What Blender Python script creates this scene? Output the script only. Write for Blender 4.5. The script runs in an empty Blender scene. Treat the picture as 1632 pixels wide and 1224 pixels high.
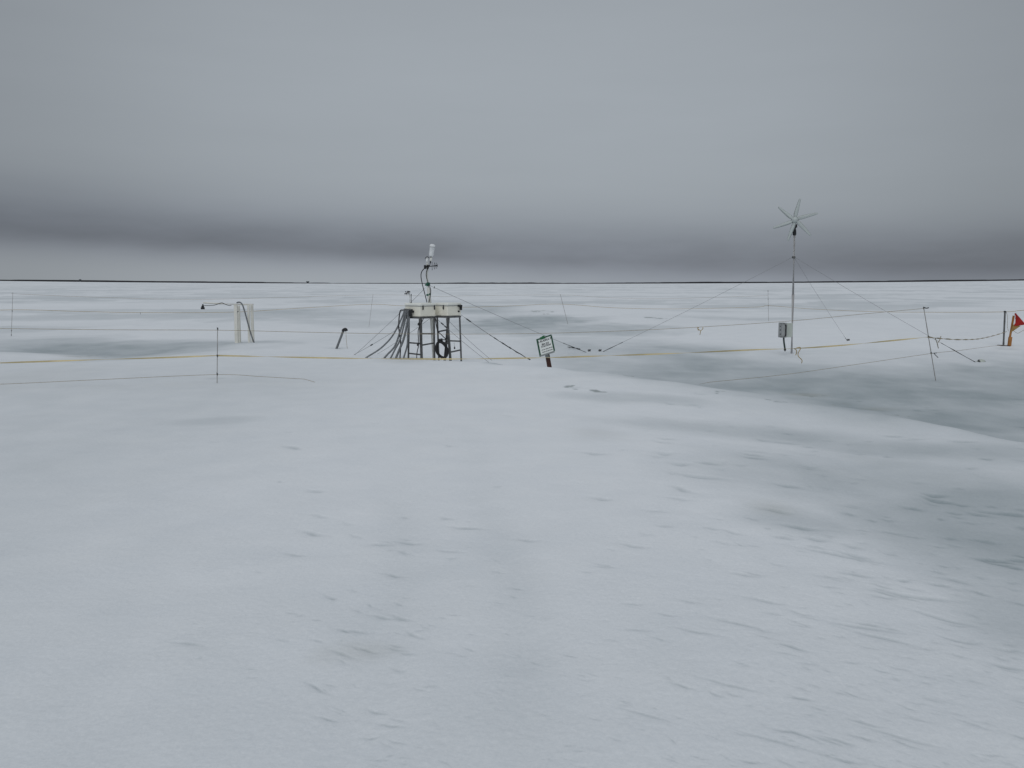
import bpy, math, random
import numpy as np
from mathutils import Vector, Matrix

random.seed(7)
rng = np.random.default_rng(11)
scene = bpy.context.scene
COL = scene.collection
R = math.radians

# ------------------------------------------------------------------ camera model
F = 1340.0                       # focal length in photo pixels (photo is 1632 x 1224)
CX, CY = 816.0, 612.0
HOR = 451.5
EYE = 1.70
PITCH = math.atan((CY - HOR) / F)
CP, SP = math.cos(PITCH), math.sin(PITCH)


def ray(u, v):
    a, b = (u - CX) / F, (CY - v) / F
    return Vector((a, CP + b * SP, -SP + b * CP))


def P(u, v, Y):
    """world point seen at (u, v), Y metres ahead of the camera"""
    d = ray(u, v)
    return Vector((0, 0, EYE)) + d * (Y / d.y)


def flat(u, v, z=0.0):
    d = ray(u, v)
    t = (z - EYE) / d.z
    return d.x * t, d.y * t


# ------------------------------------------------------------------ noise
def _hash(ix, iy, seed):
    h = (ix.astype(np.int64) * 374761393 + iy.astype(np.int64) * 668265263 + seed * 1442695041) & 0xFFFFFFFF
    h = ((h ^ (h >> 13)) * 1274126177) & 0xFFFFFFFF
    return (h ^ (h >> 16)) & 0xFFFFFFFF


def perlin(x, y, seed=0):
    x0 = np.floor(x); y0 = np.floor(y)
    fx = x - x0; fy = y - y0
    u = fx * fx * fx * (fx * (fx * 6 - 15) + 10)
    w = fy * fy * fy * (fy * (fy * 6 - 15) + 10)

    def g(dx, dy):
        a = _hash(x0 + dx, y0 + dy, seed) / 4294967296.0 * 2 * math.pi
        return np.cos(a) * (fx - dx) + np.sin(a) * (fy - dy)
    n0 = g(0, 0) * (1 - u) + g(1, 0) * u
    n1 = g(0, 1) * (1 - u) + g(1, 1) * u
    return (n0 * (1 - w) + n1 * w) * 1.5


def fbm(x, y, seed=0, octaves=4, gain=0.5):
    s = 0; a = 1.0; k = 1.0
    for i in range(octaves):
        s = s + a * perlin(x * k, y * k, seed + i * 17)
        a *= gain; k *= 2.03
    return s


def sstep(a, b, x):
    t = np.clip((x - a) / (b - a), 0, 1)
    return t * t * (3 - 2 * t)


# ------------------------------------------------------------------ terrain
CREST = [(-300, 560), (200, 556), (420, 560), (560, 566), (650, 570), (740, 576), (850, 585), (950, 593),
         (1100, 610), (1300, 633), (1450, 656), (1632, 692), (1800, 735)]
_cp = sorted(flat(u, v) for u, v in CREST)
_cx = np.array([p[0] for p in _cp]); _cy = np.array([p[1] for p in _cp])


def ell(x, y, u, v, hu, hv, rot=0.0):
    """squared normalised distance from an elliptical patch of ground"""
    px, py = flat(u, v)
    qx, qy = flat(u, v - hv) if v - hv > HOR + 4 else (px, py * 2)
    d = math.hypot(px, py)
    a = hu / F * d * 1.0
    b = max(0.15, (qy - py))
    c, s = math.cos(rot), math.sin(rot)
    dx, dy = x - px, y - py
    X = c * dx + s * dy; Y = -s * dx + c * dy
    return (X / a) ** 2 + (Y / b) ** 2


BASES = [(1261.6, 563, .35), (1251, 560, .25), (346, 611, .16), (1491, 607, .2), (1608, 552, .35), (1599, 551.5, .25), (537, 556, .3), (378, 547, .35), (399, 545, .4), (872, 582, .45), (1561, 577, .25)]


def height(x, y):
    x = np.asarray(x, float); y = np.asarray(y, float)
    r = np.hypot(x, y)
    wob = 0.55 * perlin(x / 2.3, y / 2.3, 91) + 0.22 * perlin(x / 0.8, y / 0.8, 92)
    yc = np.interp(x, _cx, _cy) + wob * sstep(-3, 0, x)
    d = y - yc
    wid = np.interp(x, [-8, -3, -1.5, 1, 3, 6], [7, 4, 1.3, 1.5, 2.6, 3.6])
    drop = np.interp(x, [-12, -4, -1, 1.5, 6, 12], [0.10, 0.12, 0.17, 0.19, 0.18, 0.17])
    low = -drop * sstep(-0.25, 1.0, d / wid)
    # gentle lip of drifted snow along the crest
    low = low + 0.035 * np.exp(-((d + 0.5) / 0.8) ** 2) * sstep(-2.0, 0.0, x)
    # far ice comes back up to a common level
    low = np.where(d > 0, low + (-0.15 - low) * sstep(6, 40, d), low)
    # right-hand flank falls away from the ridge
    low = low - 0.10 * sstep(0.25, 3.2, x - 0.10 * y) * (1 - sstep(0, 1.2, d / wid)) * (1 - sstep(14, 19, y))
    # shallow swale on the right flank
    low = low - 0.045 * np.exp(-ell(x, y, 1230, 676, 330, 22, -0.35))
    low = low - 0.05 * np.exp(-ell(x, y, 1560, 800, 220, 70, -0.4))
    # wet hollow on the left behind a drift, drift under the white frame
    low = low - 0.16 * np.exp(-ell(x, y, 170, 556, 170, 12))
    low = low + 0.10 * np.exp(-ell(x, y, 400, 549, 110, 9))
    low = low + 0.12 * np.exp(-ell(x, y, -20, 566, 120, 9))
    low = low + 0.05 * np.exp(-ell(x, y, 885, 587, 60, 5))
    low = low + 0.22 * np.exp(-ell(x, y, 980, 497, 130, 10))
    low = low + 0.18 * np.exp(-ell(x, y, 560, 487, 90, 6))
    low = low + 0.16 * np.exp(-ell(x, y, 1330, 520, 200, 10))
    far = sstep(26, 70, r)
    # old sled ruts leading to the stands
    for (ua, va), (ub, vb), dep in (((598, 1080), (668, 680), 0.020), ((846, 1080), (752, 680), 0.014)):
        (xa, ya), (xb, yb) = flat(ua, va), flat(ub, vb)
        q = x - (xa + (xb - xa) * (y - ya) / (yb - ya)) + 0.10 * perlin(x * 0, y / 2.0, 95)
        low = low - dep * np.exp(-(q / 0.16) ** 2) * (0.65 + 0.6 * perlin(x / 1.3, y / 1.3, 96)) * sstep(1, 3, y) * (1 - sstep(8, 13, y))
    # wind-scoured hollows round what stands in the snow
    for u, v, rr in BASES:
        bx, by = flat(u, v, -0.1)
        low = low - 0.05 * np.exp(-((x - bx) ** 2 + (y - by) ** 2) / rr ** 2)
    low = low + 0.014 * fbm(x / 5.5, y / 5.5, 3, 3)
    low = low + 0.006 * fbm(x / 0.9, y / 0.9, 5, 3) * (1 - sstep(25, 50, r))
    low = low + far * 0.17 * fbm(x / 26, y / 17, 8, 4) * (1 - sstep(1500, 2800, r))
    # slow rise of the shorefast ice towards both far ends of the bay
    ang = np.clip(x / np.maximum(np.abs(y), 1.0), -0.75, 0.75)
    rise = (0.0032 * (ang / 0.61) ** 2 + 0.0003 * np.sign(ang) * np.abs(ang)) * np.minimum(r, 3200)
    low = low + rise * sstep(300, 1200, r) * (y > 0)
    return low


def hz(x, y):
    return float(height(np.array([x]), np.array([y]))[0])


def G(u, v):
    """first ground point seen at (u, v)"""
    d = ray(u, v)
    ys = np.concatenate([np.arange(2, 60, 0.02), np.geomspace(60, 4000, 3000)])
    t = ys / d.y
    zz = EYE + d.z * t
    hh = height(d.x * t, ys)
    i = int(np.argmax(zz < hh))
    return Vector((d.x * t[i], ys[i], hh[i]))


ICE = [  # u, v, half width, half height, strength, rotation
    (1300, 598, 320, 18, 0.62, -0.10), (1060, 583, 170, 10, 0.62, 0), (1450, 612, 260, 14, 0.66, -0.1), (230, 546, 210, 8, 0.6, 0.12), (1040, 574, 190, 9, 0.42, 0), (1520, 645, 200, 24, 0.62, -0.25),
    (1090, 546, 110, 8, 0.62, 0), (940, 548, 90, 6, 0.35, 0), (855, 580, 70, 4, 0.95, 0),
    (840, 509, 130, 11, 0.78, 0), (950, 520, 120, 7, 0.62, 0), (780, 490, 90, 6, 0.6, 0),
    (170, 552, 200, 14, 0.78, 0.1), (150, 562, 60, 4, 0.60, 0), (250, 541, 120, 6, 0.45, 0.15),
    (500, 494, 130, 5, 0.55, 0.3), (420, 503, 110, 5, 0.35, 0), (560, 479, 110, 4, 0.35, 0),
    (80, 540, 110, 8, 0.45, 0), (60, 500, 160, 6, 0.25, 0), (1060, 493, 120, 4, 0.38, 0),
    (1180, 503, 120, 4, 0.4, 0), (920, 478, 320, 4, 0.32, 0), (300, 470, 300, 4, 0.22, 0), (1420, 500, 220, 6, 0.15, 0),
    (1560, 810, 230, 80, 0.50, -0.35), (1380, 748, 260, 46, 0.36, -0.35), (1200, 676, 210, 13, 0.33, -0.25),
    (1480, 700, 200, 18, 0.35, -0.3), (1010, 632, 120, 8, 0.30, -0.2), (1290, 820, 120, 26, 0.32, -0.4),
    (1640, 960, 120, 90, 0.28, -0.3), (330, 672, 70, 6, 0.16, 0.3),
]
DIRT = [(580, 1034, 75, 13, 0.30, 0), (520, 1042, 40, 8, 0.22, 0), (640, 575, 60, 5, 0.35, 0), (730, 575, 60, 4, 0.25, 0),
        (1235, 800, 60, 16, 0.4, 0), (120, 563, 40, 3, 0.6, 0), (1285, 612, 40, 3, 0.7, 0), (1400, 632, 40, 4, 0.6, 0),
        (950, 690, 60, 14, 0.25, 0), (60, 600, 120, 20, 0.18, 0)]
DRY = [(960, 491, 150, 7, 0.85, 0), (1120, 499, 120, 4, 0.6, 0), (880, 487, 50, 3, 0.8, 0), (610, 487, 90, 6, 0.85, 0), (660, 500, 120, 6, 0.5, 0), (420, 530, 130, 8, 0.6, 0),
       (20, 566, 120, 8, 0.8, 0), (1200, 540, 150, 8, 0.55, 0), (1400, 560, 200, 9, 0.5, 0), (700, 545, 160, 10, 0.5, 0)]
STREAK = [(1285, 612, 26, 1.6), (1320, 617, 22, 1.2), (1395, 632, 24, 1.8), (1345, 626, 18, 1.2), (1430, 640, 30, 1.5),
          (1002, 587, 12, 1.1), (170, 556, 24, 1.4), (135, 561, 26, 1.6), (1240, 632, 20, 1.0), (860, 493, 26, 1.2),
          (1060, 505, 30, 1.2), (118, 562, 14, 1.2), (880, 498, 22, 1.3), (1150, 621, 18, 1.0), (950, 624, 18, 1.2), (905, 617, 14, 1.0)]


def masks(x, y):
    ice = np.zeros_like(x); dirt = np.zeros_like(x)
    r = np.hypot(x, y)
    w1 = 0.55 * fbm(x / 1.9, y / 3.4, 21, 4); w2 = 0.55 * fbm(x / 7, y / 9, 22, 4)
    for u, v, hu, hv, s, rot in ICE:
        e = np.sqrt(ell(x, y, u, v, hu, hv, rot))
        e = e + w1 * 0.45 + w2 * 0.35
        ice = np.maximum(ice, s * (1 - sstep(0.35, 1.35, e)))
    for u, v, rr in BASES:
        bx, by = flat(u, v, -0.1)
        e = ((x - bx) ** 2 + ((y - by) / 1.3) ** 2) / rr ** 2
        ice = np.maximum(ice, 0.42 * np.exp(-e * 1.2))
    for (ua, va), (ub, vb) in (((598, 1080), (668, 680)), ((846, 1080), (752, 680))):
        (xa, ya), (xb, yb) = flat(ua, va), flat(ub, vb)
        q = x - (xa + (xb - xa) * (y - ya) / (yb - ya)) + 0.10 * perlin(x * 0, y / 2.0, 95)
        ice = ice + 0.11 * np.exp(-(q / 0.17) ** 2) * np.clip(0.6 + 0.9 * w1, 0, 1.3) * sstep(1, 3, y) * (1 - sstep(7, 12, y))
    srnd = random.Random(5)
    for u, v, hu, hv in STREAK:
        for kk in range(4):
            uu = u + srnd.uniform(-.8, .8) * hu; vv = v + srnd.uniform(-2.6, 2.6)
            px, py = flat(uu, vv)
            a = srnd.uniform(.25, .6) * hu / F * py; b = srnd.uniform(.05, .10) * py / 16
            if (x - px).min() > 90: continue
            near = np.abs(y - py) < 6 * b + .5
            if not near.any(): continue
            X = x[near] - px; Y = y[near] - py + .12 * X
            e = np.sqrt((X / a) ** 2 + (Y / b) ** 2) + 0.6 * fbm(x[near] / 0.25, y[near] / 0.2, 33, 3)
            ice[near] = np.maximum(ice[near], 0.95 * (1 - sstep(0.3, 1.2, e)))
            dirt[near] = np.maximum(dirt[near], 0.6 * (1 - sstep(0.2, 1.1, e)))
    for u, v, hu, hv, s, rot in DIRT:
        e = np.sqrt(ell(x, y, u, v, hu, hv, rot)) + 0.4 * w1
        dirt = np.maximum(dirt, s * (1 - sstep(0.0, 1.2, e)))
    # the wet trough behind the ridge, everywhere a little grey
    yc = np.interp(x, _cx, _cy)
    d = y - yc
    trough = sstep(-2.6, 2.8, d + 0.9 * w1) * (1 - sstep(8, 19, d)) * sstep(-1, 3, x) * 0.52
    ice = np.maximum(ice, trough * (1 + 0.7 * w1))
    far = sstep(18, 45, r)
    fn = fbm(x / 30, y / 30, 41, 5)
    ice = np.maximum(ice, far * (0.05 + 0.24 * sstep(-0.05, 0.30, fn) + 0.15 * np.clip(fn, 0, 1)) * (1 - 0.5 * sstep(150, 900, r)))
    fn2 = fbm(x / 140, y / 60, 47, 5)
    ice = np.maximum(ice, sstep(90, 200, r) * (0.05 + 0.18 * sstep(0.02, 0.3, fn2)))
    fn3 = fbm(x / 7, y / 9, 49, 4)
    ice = ice - far * 0.22 * sstep(0.10, 0.35, fn3)
    # lens vignette painted into the ice mask: greyer snow sideways and close up
    vignette = 0.20 * sstep(1.0, 5.0, np.abs(x - 0.02 * y + 0.2 + 0.25 * w2)) + 0.16 * (1 - sstep(2.0, 7.5, r + 0.5 * w2))
    ice = ice + vignette * (1 - sstep(14, 24, y)) * (y > 0)
    for u, v, hu, hv, s, rot in DRY:
        e = np.sqrt(ell(x, y, u, v, hu, hv, rot)) + w1 * 0.3 + w2 * 0.2
        ice = ice * (1 - s * (1 - sstep(0.5, 1.25, e)))
    # general fine mottling
    ice = ice + 0.03 * fbm(x / 0.5, y / 0.5, 52, 3) * (1 - sstep(30, 60, r)) + 0.015 * fbm(x / 3, y / 3, 55, 3)
    ice = ice * (1 + 0.20 * fbm(x / 0.8, y / 1.3, 58, 5) * (1 - sstep(40, 80, r)))
    return np.clip(ice, 0, 1), np.clip(dirt, 0, 1)


def build_ground():
    dense = np.radians(np.linspace(-41, 41, 1001))
    rest = np.radians(np.linspace(41, 319, 121))[1:-1]
    th = np.concatenate([dense, rest])
    near = [0.02, 0.3, 0.7, 1.1, 1.5, 1.8]
    rr = 2.0
    rows = []
    while rr < 70:
        rows.append(rr); rr += max(0.0085, 0.72 * rr * rr / (841 * EYE))
        if rr > 14:
            rr += 0.0
    rows2 = list(np.geomspace(72, 3000, 150)) + list(np.geomspace(3200, 30000, 12))
    rad = np.array(near + rows + rows2)
    nr, nt = len(rad), len(th)
    RR, TT = np.meshgrid(rad, th, indexing='ij')
    X = RR * np.sin(TT); Y = RR * np.cos(TT)
    xf, yf = X.ravel(), Y.ravel()
    Z = height(xf, yf).reshape(nr, nt)
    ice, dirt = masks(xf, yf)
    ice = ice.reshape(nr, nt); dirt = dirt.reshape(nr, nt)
    # small wind-cut steps and melt dents, most of them on the right-hand flank
    dents = []
    n = 0
    while n < 680:
        u = rng.uniform(300, 1750); v = 610 + 690 * rng.random()
        if u > 700:
            w = 0.08 + 0.92 * sstep(860, 1450, u + (v - 900) * 0.35)
        else:
            w = 0.06 + 0.40 * sstep(820, 1000, v) * sstep(380, 560, u)
        if 480 < u < 1100 and v > 820:
            w = max(w, 0.34)
        if rng.random() > w:
            continue
        n += 1
        px, py = flat(u, v)
        dist = math.hypot(px, py)
        big = rng.random() ** 3.5
        L = (4 + 8 * rng.random() + 17 * big) / F * dist
        W = min(0.055, (1.1 + 0.7 * rng.random() + 0.9 * big) * dist * dist / (F * EYE))
        dents.append((px, py, L, W, W * (0.18 + 0.22 * big), R(-27 + rng.normal() * 13), 0.10 + 0.22 * rng.random() + 0.25 * big))
    for u, v, L in [(1275, 828, .13), (1238, 803, .12), (1340, 868, .26), (1300, 845, .08), (1250, 845, .07), (1115, 754, .22),
                    (1085, 735, .10), (1365, 868, .1), (1440, 1165, .13), (1405, 1000, .16), (1378, 985, .16), (1470, 930, .18),
                    (1240, 1180, .14), (585, 1032, .06), (545, 1040, .07), (640, 982, .07), (1180, 990, .14), (920, 617, .2),
                    (1500, 908, .07), (1165, 1090, .12), (1110, 1005, .1), (610, 980, .06), (1060, 720, .1), (505, 782, .07),
                    (960, 793, .09), (1500, 962, .14), (1220, 950, .1), (1010, 868, .1), (600, 1130, .05), (1030, 1140, .1)]:
        px, py = flat(u, v)
        dist = math.hypot(px, py)
        W = min(0.06, 2.3 * dist * dist / (F * EYE))
        dents.append((px, py, L, W, W * 0.42, R(-24 + rng.normal() * 8), 0.42))
    for px, py, L, W, D, ph, ic in dents:
        r0 = math.hypot(px, py); t0 = math.atan2(px, py)
        pad = max(2.6 * L, 4 * W)
        i0, i1 = np.searchsorted(rad, [r0 - pad, r0 + pad])
        dt = pad / r0
        j0, j1 = np.searchsorted(dense, [t0 - dt, t0 + dt])
        if j1 <= j0 or i1 <= i0:
            continue
        sx = X[i0:i1, j0:j1] - px; sy = Y[i0:i1, j0:j1] - py
        c, s = math.cos(ph), math.sin(ph)
        a = c * sx + s * sy; b = -s * sx + c * sy
        b = b + 0.25 * W * np.sin(a / max(L, .03) * 3 + px * 9)
        g = np.exp(-(a / L) ** 2)
        f = np.where(b > 0, np.exp(-(b / (0.45 * W)) ** 2), np.exp(-(b / (1.6 * W)) ** 2))
        lip = np.exp(-((b - 1.1 * W) / (0.9 * W)) ** 2)
        Z[i0:i1, j0:j1] += D * g * (0.06 * lip - f)
        m = ic * g * np.where(b > 0, np.exp(-(b / (0.55 * W)) ** 2), np.exp(-(b / (0.8 * W)) ** 2))
        ice[i0:i1, j0:j1] = np.clip(ice[i0:i1, j0:j1] + m, 0, 1)

    # fine wind crust on the near snow
    xs, ys = X[:, :1001], Y[:, :1001]
    nearw = (1 - sstep(9, 22, RR[:, :1001]))
    c, s = math.cos(R(-30)), math.sin(R(-30))
    A = c * xs + s * ys; B = -s * xs + c * ys
    crust = fbm(A / 0.16, B / 0.055, 61, 3)
    rightw = 0.25 + 0.75 * sstep(-0.3, 2.2, xs)
    Z[:, :1001] += 0.0007 * crust * nearw * rightw
    Z[:, :1001] += 0.0011 * fbm(xs / 0.045, ys / 0.035, 66, 3) * (1 - sstep(6, 12, RR[:, :1001]))
    Z[:, :1001] += 0.006 * fbm(xs / 0.55, ys / 0.4, 64, 3) * nearw * (0.4 + 0.6 * rightw)

    co = np.stack([X.ravel(), Y.ravel(), Z.ravel()], 1).astype(np.float32)
    I, J = np.meshgrid(np.arange(nr - 1), np.arange(nt), indexing='ij')
    J2 = (J + 1) % nt
    quads = np.stack([I * nt + J, I * nt + J2, (I + 1) * nt + J2, (I + 1) * nt + J], -1).reshape(-1, 4)[:, ::-1]
    me = bpy.data.meshes.new('ground')
    nv, nf = len(co), len(quads)
    me.vertices.add(nv); me.vertices.foreach_set('co', co.ravel())
    me.loops.add(nf * 4); me.loops.foreach_set('vertex_index', quads.astype(np.int32).ravel())
    me.polygons.add(nf)
    me.polygons.foreach_set('loop_start', np.arange(0, nf * 4, 4, dtype=np.int32))
    me.polygons.foreach_set('use_smooth', np.ones(nf, dtype=bool))
    me.update(calc_edges=True)
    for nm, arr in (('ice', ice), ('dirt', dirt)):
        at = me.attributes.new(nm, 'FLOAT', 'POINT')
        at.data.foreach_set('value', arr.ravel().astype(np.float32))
    ob = bpy.data.objects.new('ground', me)
    COL.objects.link(ob)
    ob['kind'] = 'structure'
    ob['label'] = 'snow covered sea ice plain with grey wet patches and low drifts'
    return ob


# ------------------------------------------------------------------ materials
def nodes_of(m):
    m.use_nodes = True
    return m.node_tree.nodes, m.node_tree.links, m.node_tree.nodes['Principled BSDF']


def mat(name, col, rough=0.6, metal=0.0, var=0.15, scale=9.0, col2=None, spec=0.4, bump=0.0):
    m = bpy.data.materials.new(name)
    n, l, b = nodes_of(m)
    tc = n.new('ShaderNodeTexCoord'); nz = n.new('ShaderNodeTexNoise')
    nz.inputs['Scale'].default_value = scale; nz.inputs['Detail'].default_value = 5
    l.new(tc.outputs['Object'], nz.inputs['Vector'])
    rp = n.new('ShaderNodeValToRGB')
    rp.color_ramp.elements[0].position = 0.34; rp.color_ramp.elements[1].position = 0.66
    c2 = col2 or tuple(c * (1 - var) for c in col)
    c1 = col if col2 else tuple(min(1, c * (1 + var * 0.5)) for c in col)
    rp.color_ramp.elements[0].color = (*c2, 1); rp.color_ramp.elements[1].color = (*c1, 1)
    l.new(nz.outputs['Fac'], rp.inputs['Fac']); l.new(rp.outputs['Color'], b.inputs['Base Color'])
    b.inputs['Roughness'].default_value = rough; b.inputs['Metallic'].default_value = metal
    b.inputs['Specular IOR Level'].default_value = spec
    if bump:
        bp = n.new('ShaderNodeBump'); bp.inputs['Strength'].default_value = bump; bp.inputs['Distance'].default_value = 0.004
        l.new(nz.outputs['Fac'], bp.inputs['Height']); l.new(bp.outputs['Normal'], b.inputs['Normal'])
    return m


def snow_material():
    m = bpy.data.materials.new('snow_and_wet_ice')
    n, l, b = nodes_of(m)

    def attr(nm):
        a = n.new('ShaderNodeAttribute'); a.attribute_name = nm; return a.outputs['Fac']
    geo = n.new('ShaderNodeNewGeometry')

    def noise(scale, detail=5, rough=0.55):
        z = n.new('ShaderNodeTexNoise'); z.inputs['Scale'].default_value = scale
        z.inputs['Detail'].default_value = detail; z.inputs['Roughness'].default_value = rough
        l.new(geo.outputs['Position'], z.inputs['Vector']); return z.outputs['Fac']

    def math_(op, a, c=None, d=None):
        k = n.new('ShaderNodeMath'); k.operation = op
        for i, q in enumerate((a, c, d)):
            if q is None: continue
            if isinstance(q, (int, float)): k.inputs[i].default_value = q
            else: l.new(q, k.inputs[i])
        return k.outputs[0]

    def mix(f, a, c):
        k = n.new('ShaderNodeMix'); k.data_type = 'RGBA'
        if isinstance(f, (int, float)): k.inputs[0].default_value = f
        else: l.new(f, k.inputs[0])
        for i, q in ((6, a), (7, c)):
            if isinstance(q, tuple): k.inputs[i].default_value = (*q, 1)
            else: l.new(q, k.inputs[i])
        return k.outputs[2]
    fine = noise(38, 4, 0.6); mid = noise(1.6, 5)
    grain = noise(75, 3, 0.7)
    snow = mix(math_('ADD', math_('MULTIPLY_ADD', mid, 1.4, -0.7), math_('MULTIPLY_ADD', grain, 2.4, -0.7)), SNOW_A, SNOW_B)
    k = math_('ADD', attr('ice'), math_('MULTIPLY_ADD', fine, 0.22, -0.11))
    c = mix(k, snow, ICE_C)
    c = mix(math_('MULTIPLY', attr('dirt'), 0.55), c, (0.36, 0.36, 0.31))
    l.new(c, b.inputs['Base Color'])
    b.inputs['Specular IOR Level'].default_value = 0.25
    l.new(math_('MULTIPLY_ADD', attr('ice'), -0.15, 0.62), b.inputs['Roughness'])
    bp = n.new('ShaderNodeBump'); bp.inputs['Strength'].default_value = 0.6; bp.inputs['Distance'].default_value = 0.008
    l.new(math_('ADD', math_('MULTIPLY', fine, 0.5), noise(11, 5, 0.6)), bp.inputs['Height'])
    l.new(bp.outputs['Normal'], b.inputs['Normal'])
    return m


SNOW_A, SNOW_B, ICE_C = (0.81, 0.835, 0.868), (0.885, 0.90, 0.92), (0.342, 0.392, 0.412)

M = dict(
    box=mat('cream_fibreglass', (0.88, 0.85, 0.74), 0.45, var=0.06, scale=5),
    lid=mat('cream_fibreglass_lid', (0.86, 0.86, 0.80), 0.5, var=0.05, scale=5),
    latch=mat('dark_latch_metal', (0.035, 0.035, 0.035), 0.5),
    black=mat('black_plastic', (0.018, 0.019, 0.021), 0.55),
    rubber=mat('black_rubber_cable', (0.022, 0.022, 0.024), 0.65),
    conduit=mat('grey_conduit', (0.19, 0.20, 0.21), 0.6, var=0.35, scale=30),
    steel=mat('weathered_steel_angle', (0.135, 0.135, 0.135), 0.55, 0.3, var=0.3, scale=14),
    galv=mat('galvanised_tube', (0.62, 0.61, 0.61), 0.5, 0.05, var=0.2, scale=6),
    white=mat('white_plastic_pipe', (0.74, 0.74, 0.70), 0.5, var=0.08),
    wpost=mat('white_frame_post', (0.80, 0.78, 0.71), 0.6, var=0.08, scale=6),
    green=mat('green_clamp', (0.012, 0.11, 0.07), 0.6),
    frost=mat('frosted_white_dome', (0.80, 0.81, 0.82), 0.5, var=0.05),
    blade=mat('pale_blade', (0.49, 0.53, 0.52), 0.4, var=0.05),
    cabinet=mat('pale_green_cabinet', (0.52, 0.56, 0.51), 0.5, var=0.08, scale=4),
    cabgrey=mat('grey_cabinet_door', (0.36, 0.37, 0.37), 0.5, var=0.12, scale=6),
    hose=mat('dark_green_hose', (0.03, 0.05, 0.045), 0.6),
    bamboo=mat('grey_bamboo', (0.36, 0.345, 0.33), 0.7, var=0.3, scale=12),
    tape=mat('yellow_tape', (0.64, 0.53, 0.29), 0.5, var=0.2, scale=3),
    cord=mat('tan_cord', (0.36, 0.30, 0.20), 0.8, var=0.3, scale=20),
    ycord=mat('ochre_cord', (0.45, 0.32, 0.11), 0.8, var=0.3, scale=20),
    wire=mat('guy_wire_steel', (0.24, 0.243, 0.25), 0.5, 0.1),
    rope=mat('dark_anchor_rope', (0.035, 0.037, 0.04), 0.8),
    signwhite=mat('white_sign_sheet', (0.80, 0.83, 0.81), 0.5, var=0.04),
    signgreen=mat('dark_green_sign_frame', (0.008, 0.075, 0.038), 0.5),
    clip=mat('green_clip', (0.012, 0.13, 0.045), 0.5),
    ledge=mat('grey_sign_ledge', (0.26, 0.28, 0.28), 0.6),
    ink=mat('marker_ink', (0.04, 0.035, 0.05), 0.7),
    brown=mat('dark_red_brown_wood', (0.065, 0.028, 0.022), 0.75, var=0.3, scale=16),
    orange=mat('orange_wood', (0.40, 0.17, 0.045), 0.7, var=0.2, scale=10),
    tan=mat('tan_cloth', (0.36, 0.22, 0.08), 0.85, var=0.2),
    red=mat('red_cloth', (0.36, 0.012, 0.010), 0.8, var=0.2),
    shore=mat('dark_shore_earth', (0.012, 0.012, 0.015), 0.9, var=0.4, scale=0.02),
    hut=mat('dark_hut_wall', (0.06, 0.065, 0.07), 0.8),
)


# ------------------------------------------------------------------ mesh builder
def perp(d):
    d = d.normalized()
    a = Vector((0, 0, 1)) if abs(d.z) < 0.9 else Vector((1, 0, 0))
    x = d.cross(a).normalized()
    return x, x.cross(d).normalized()


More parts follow.
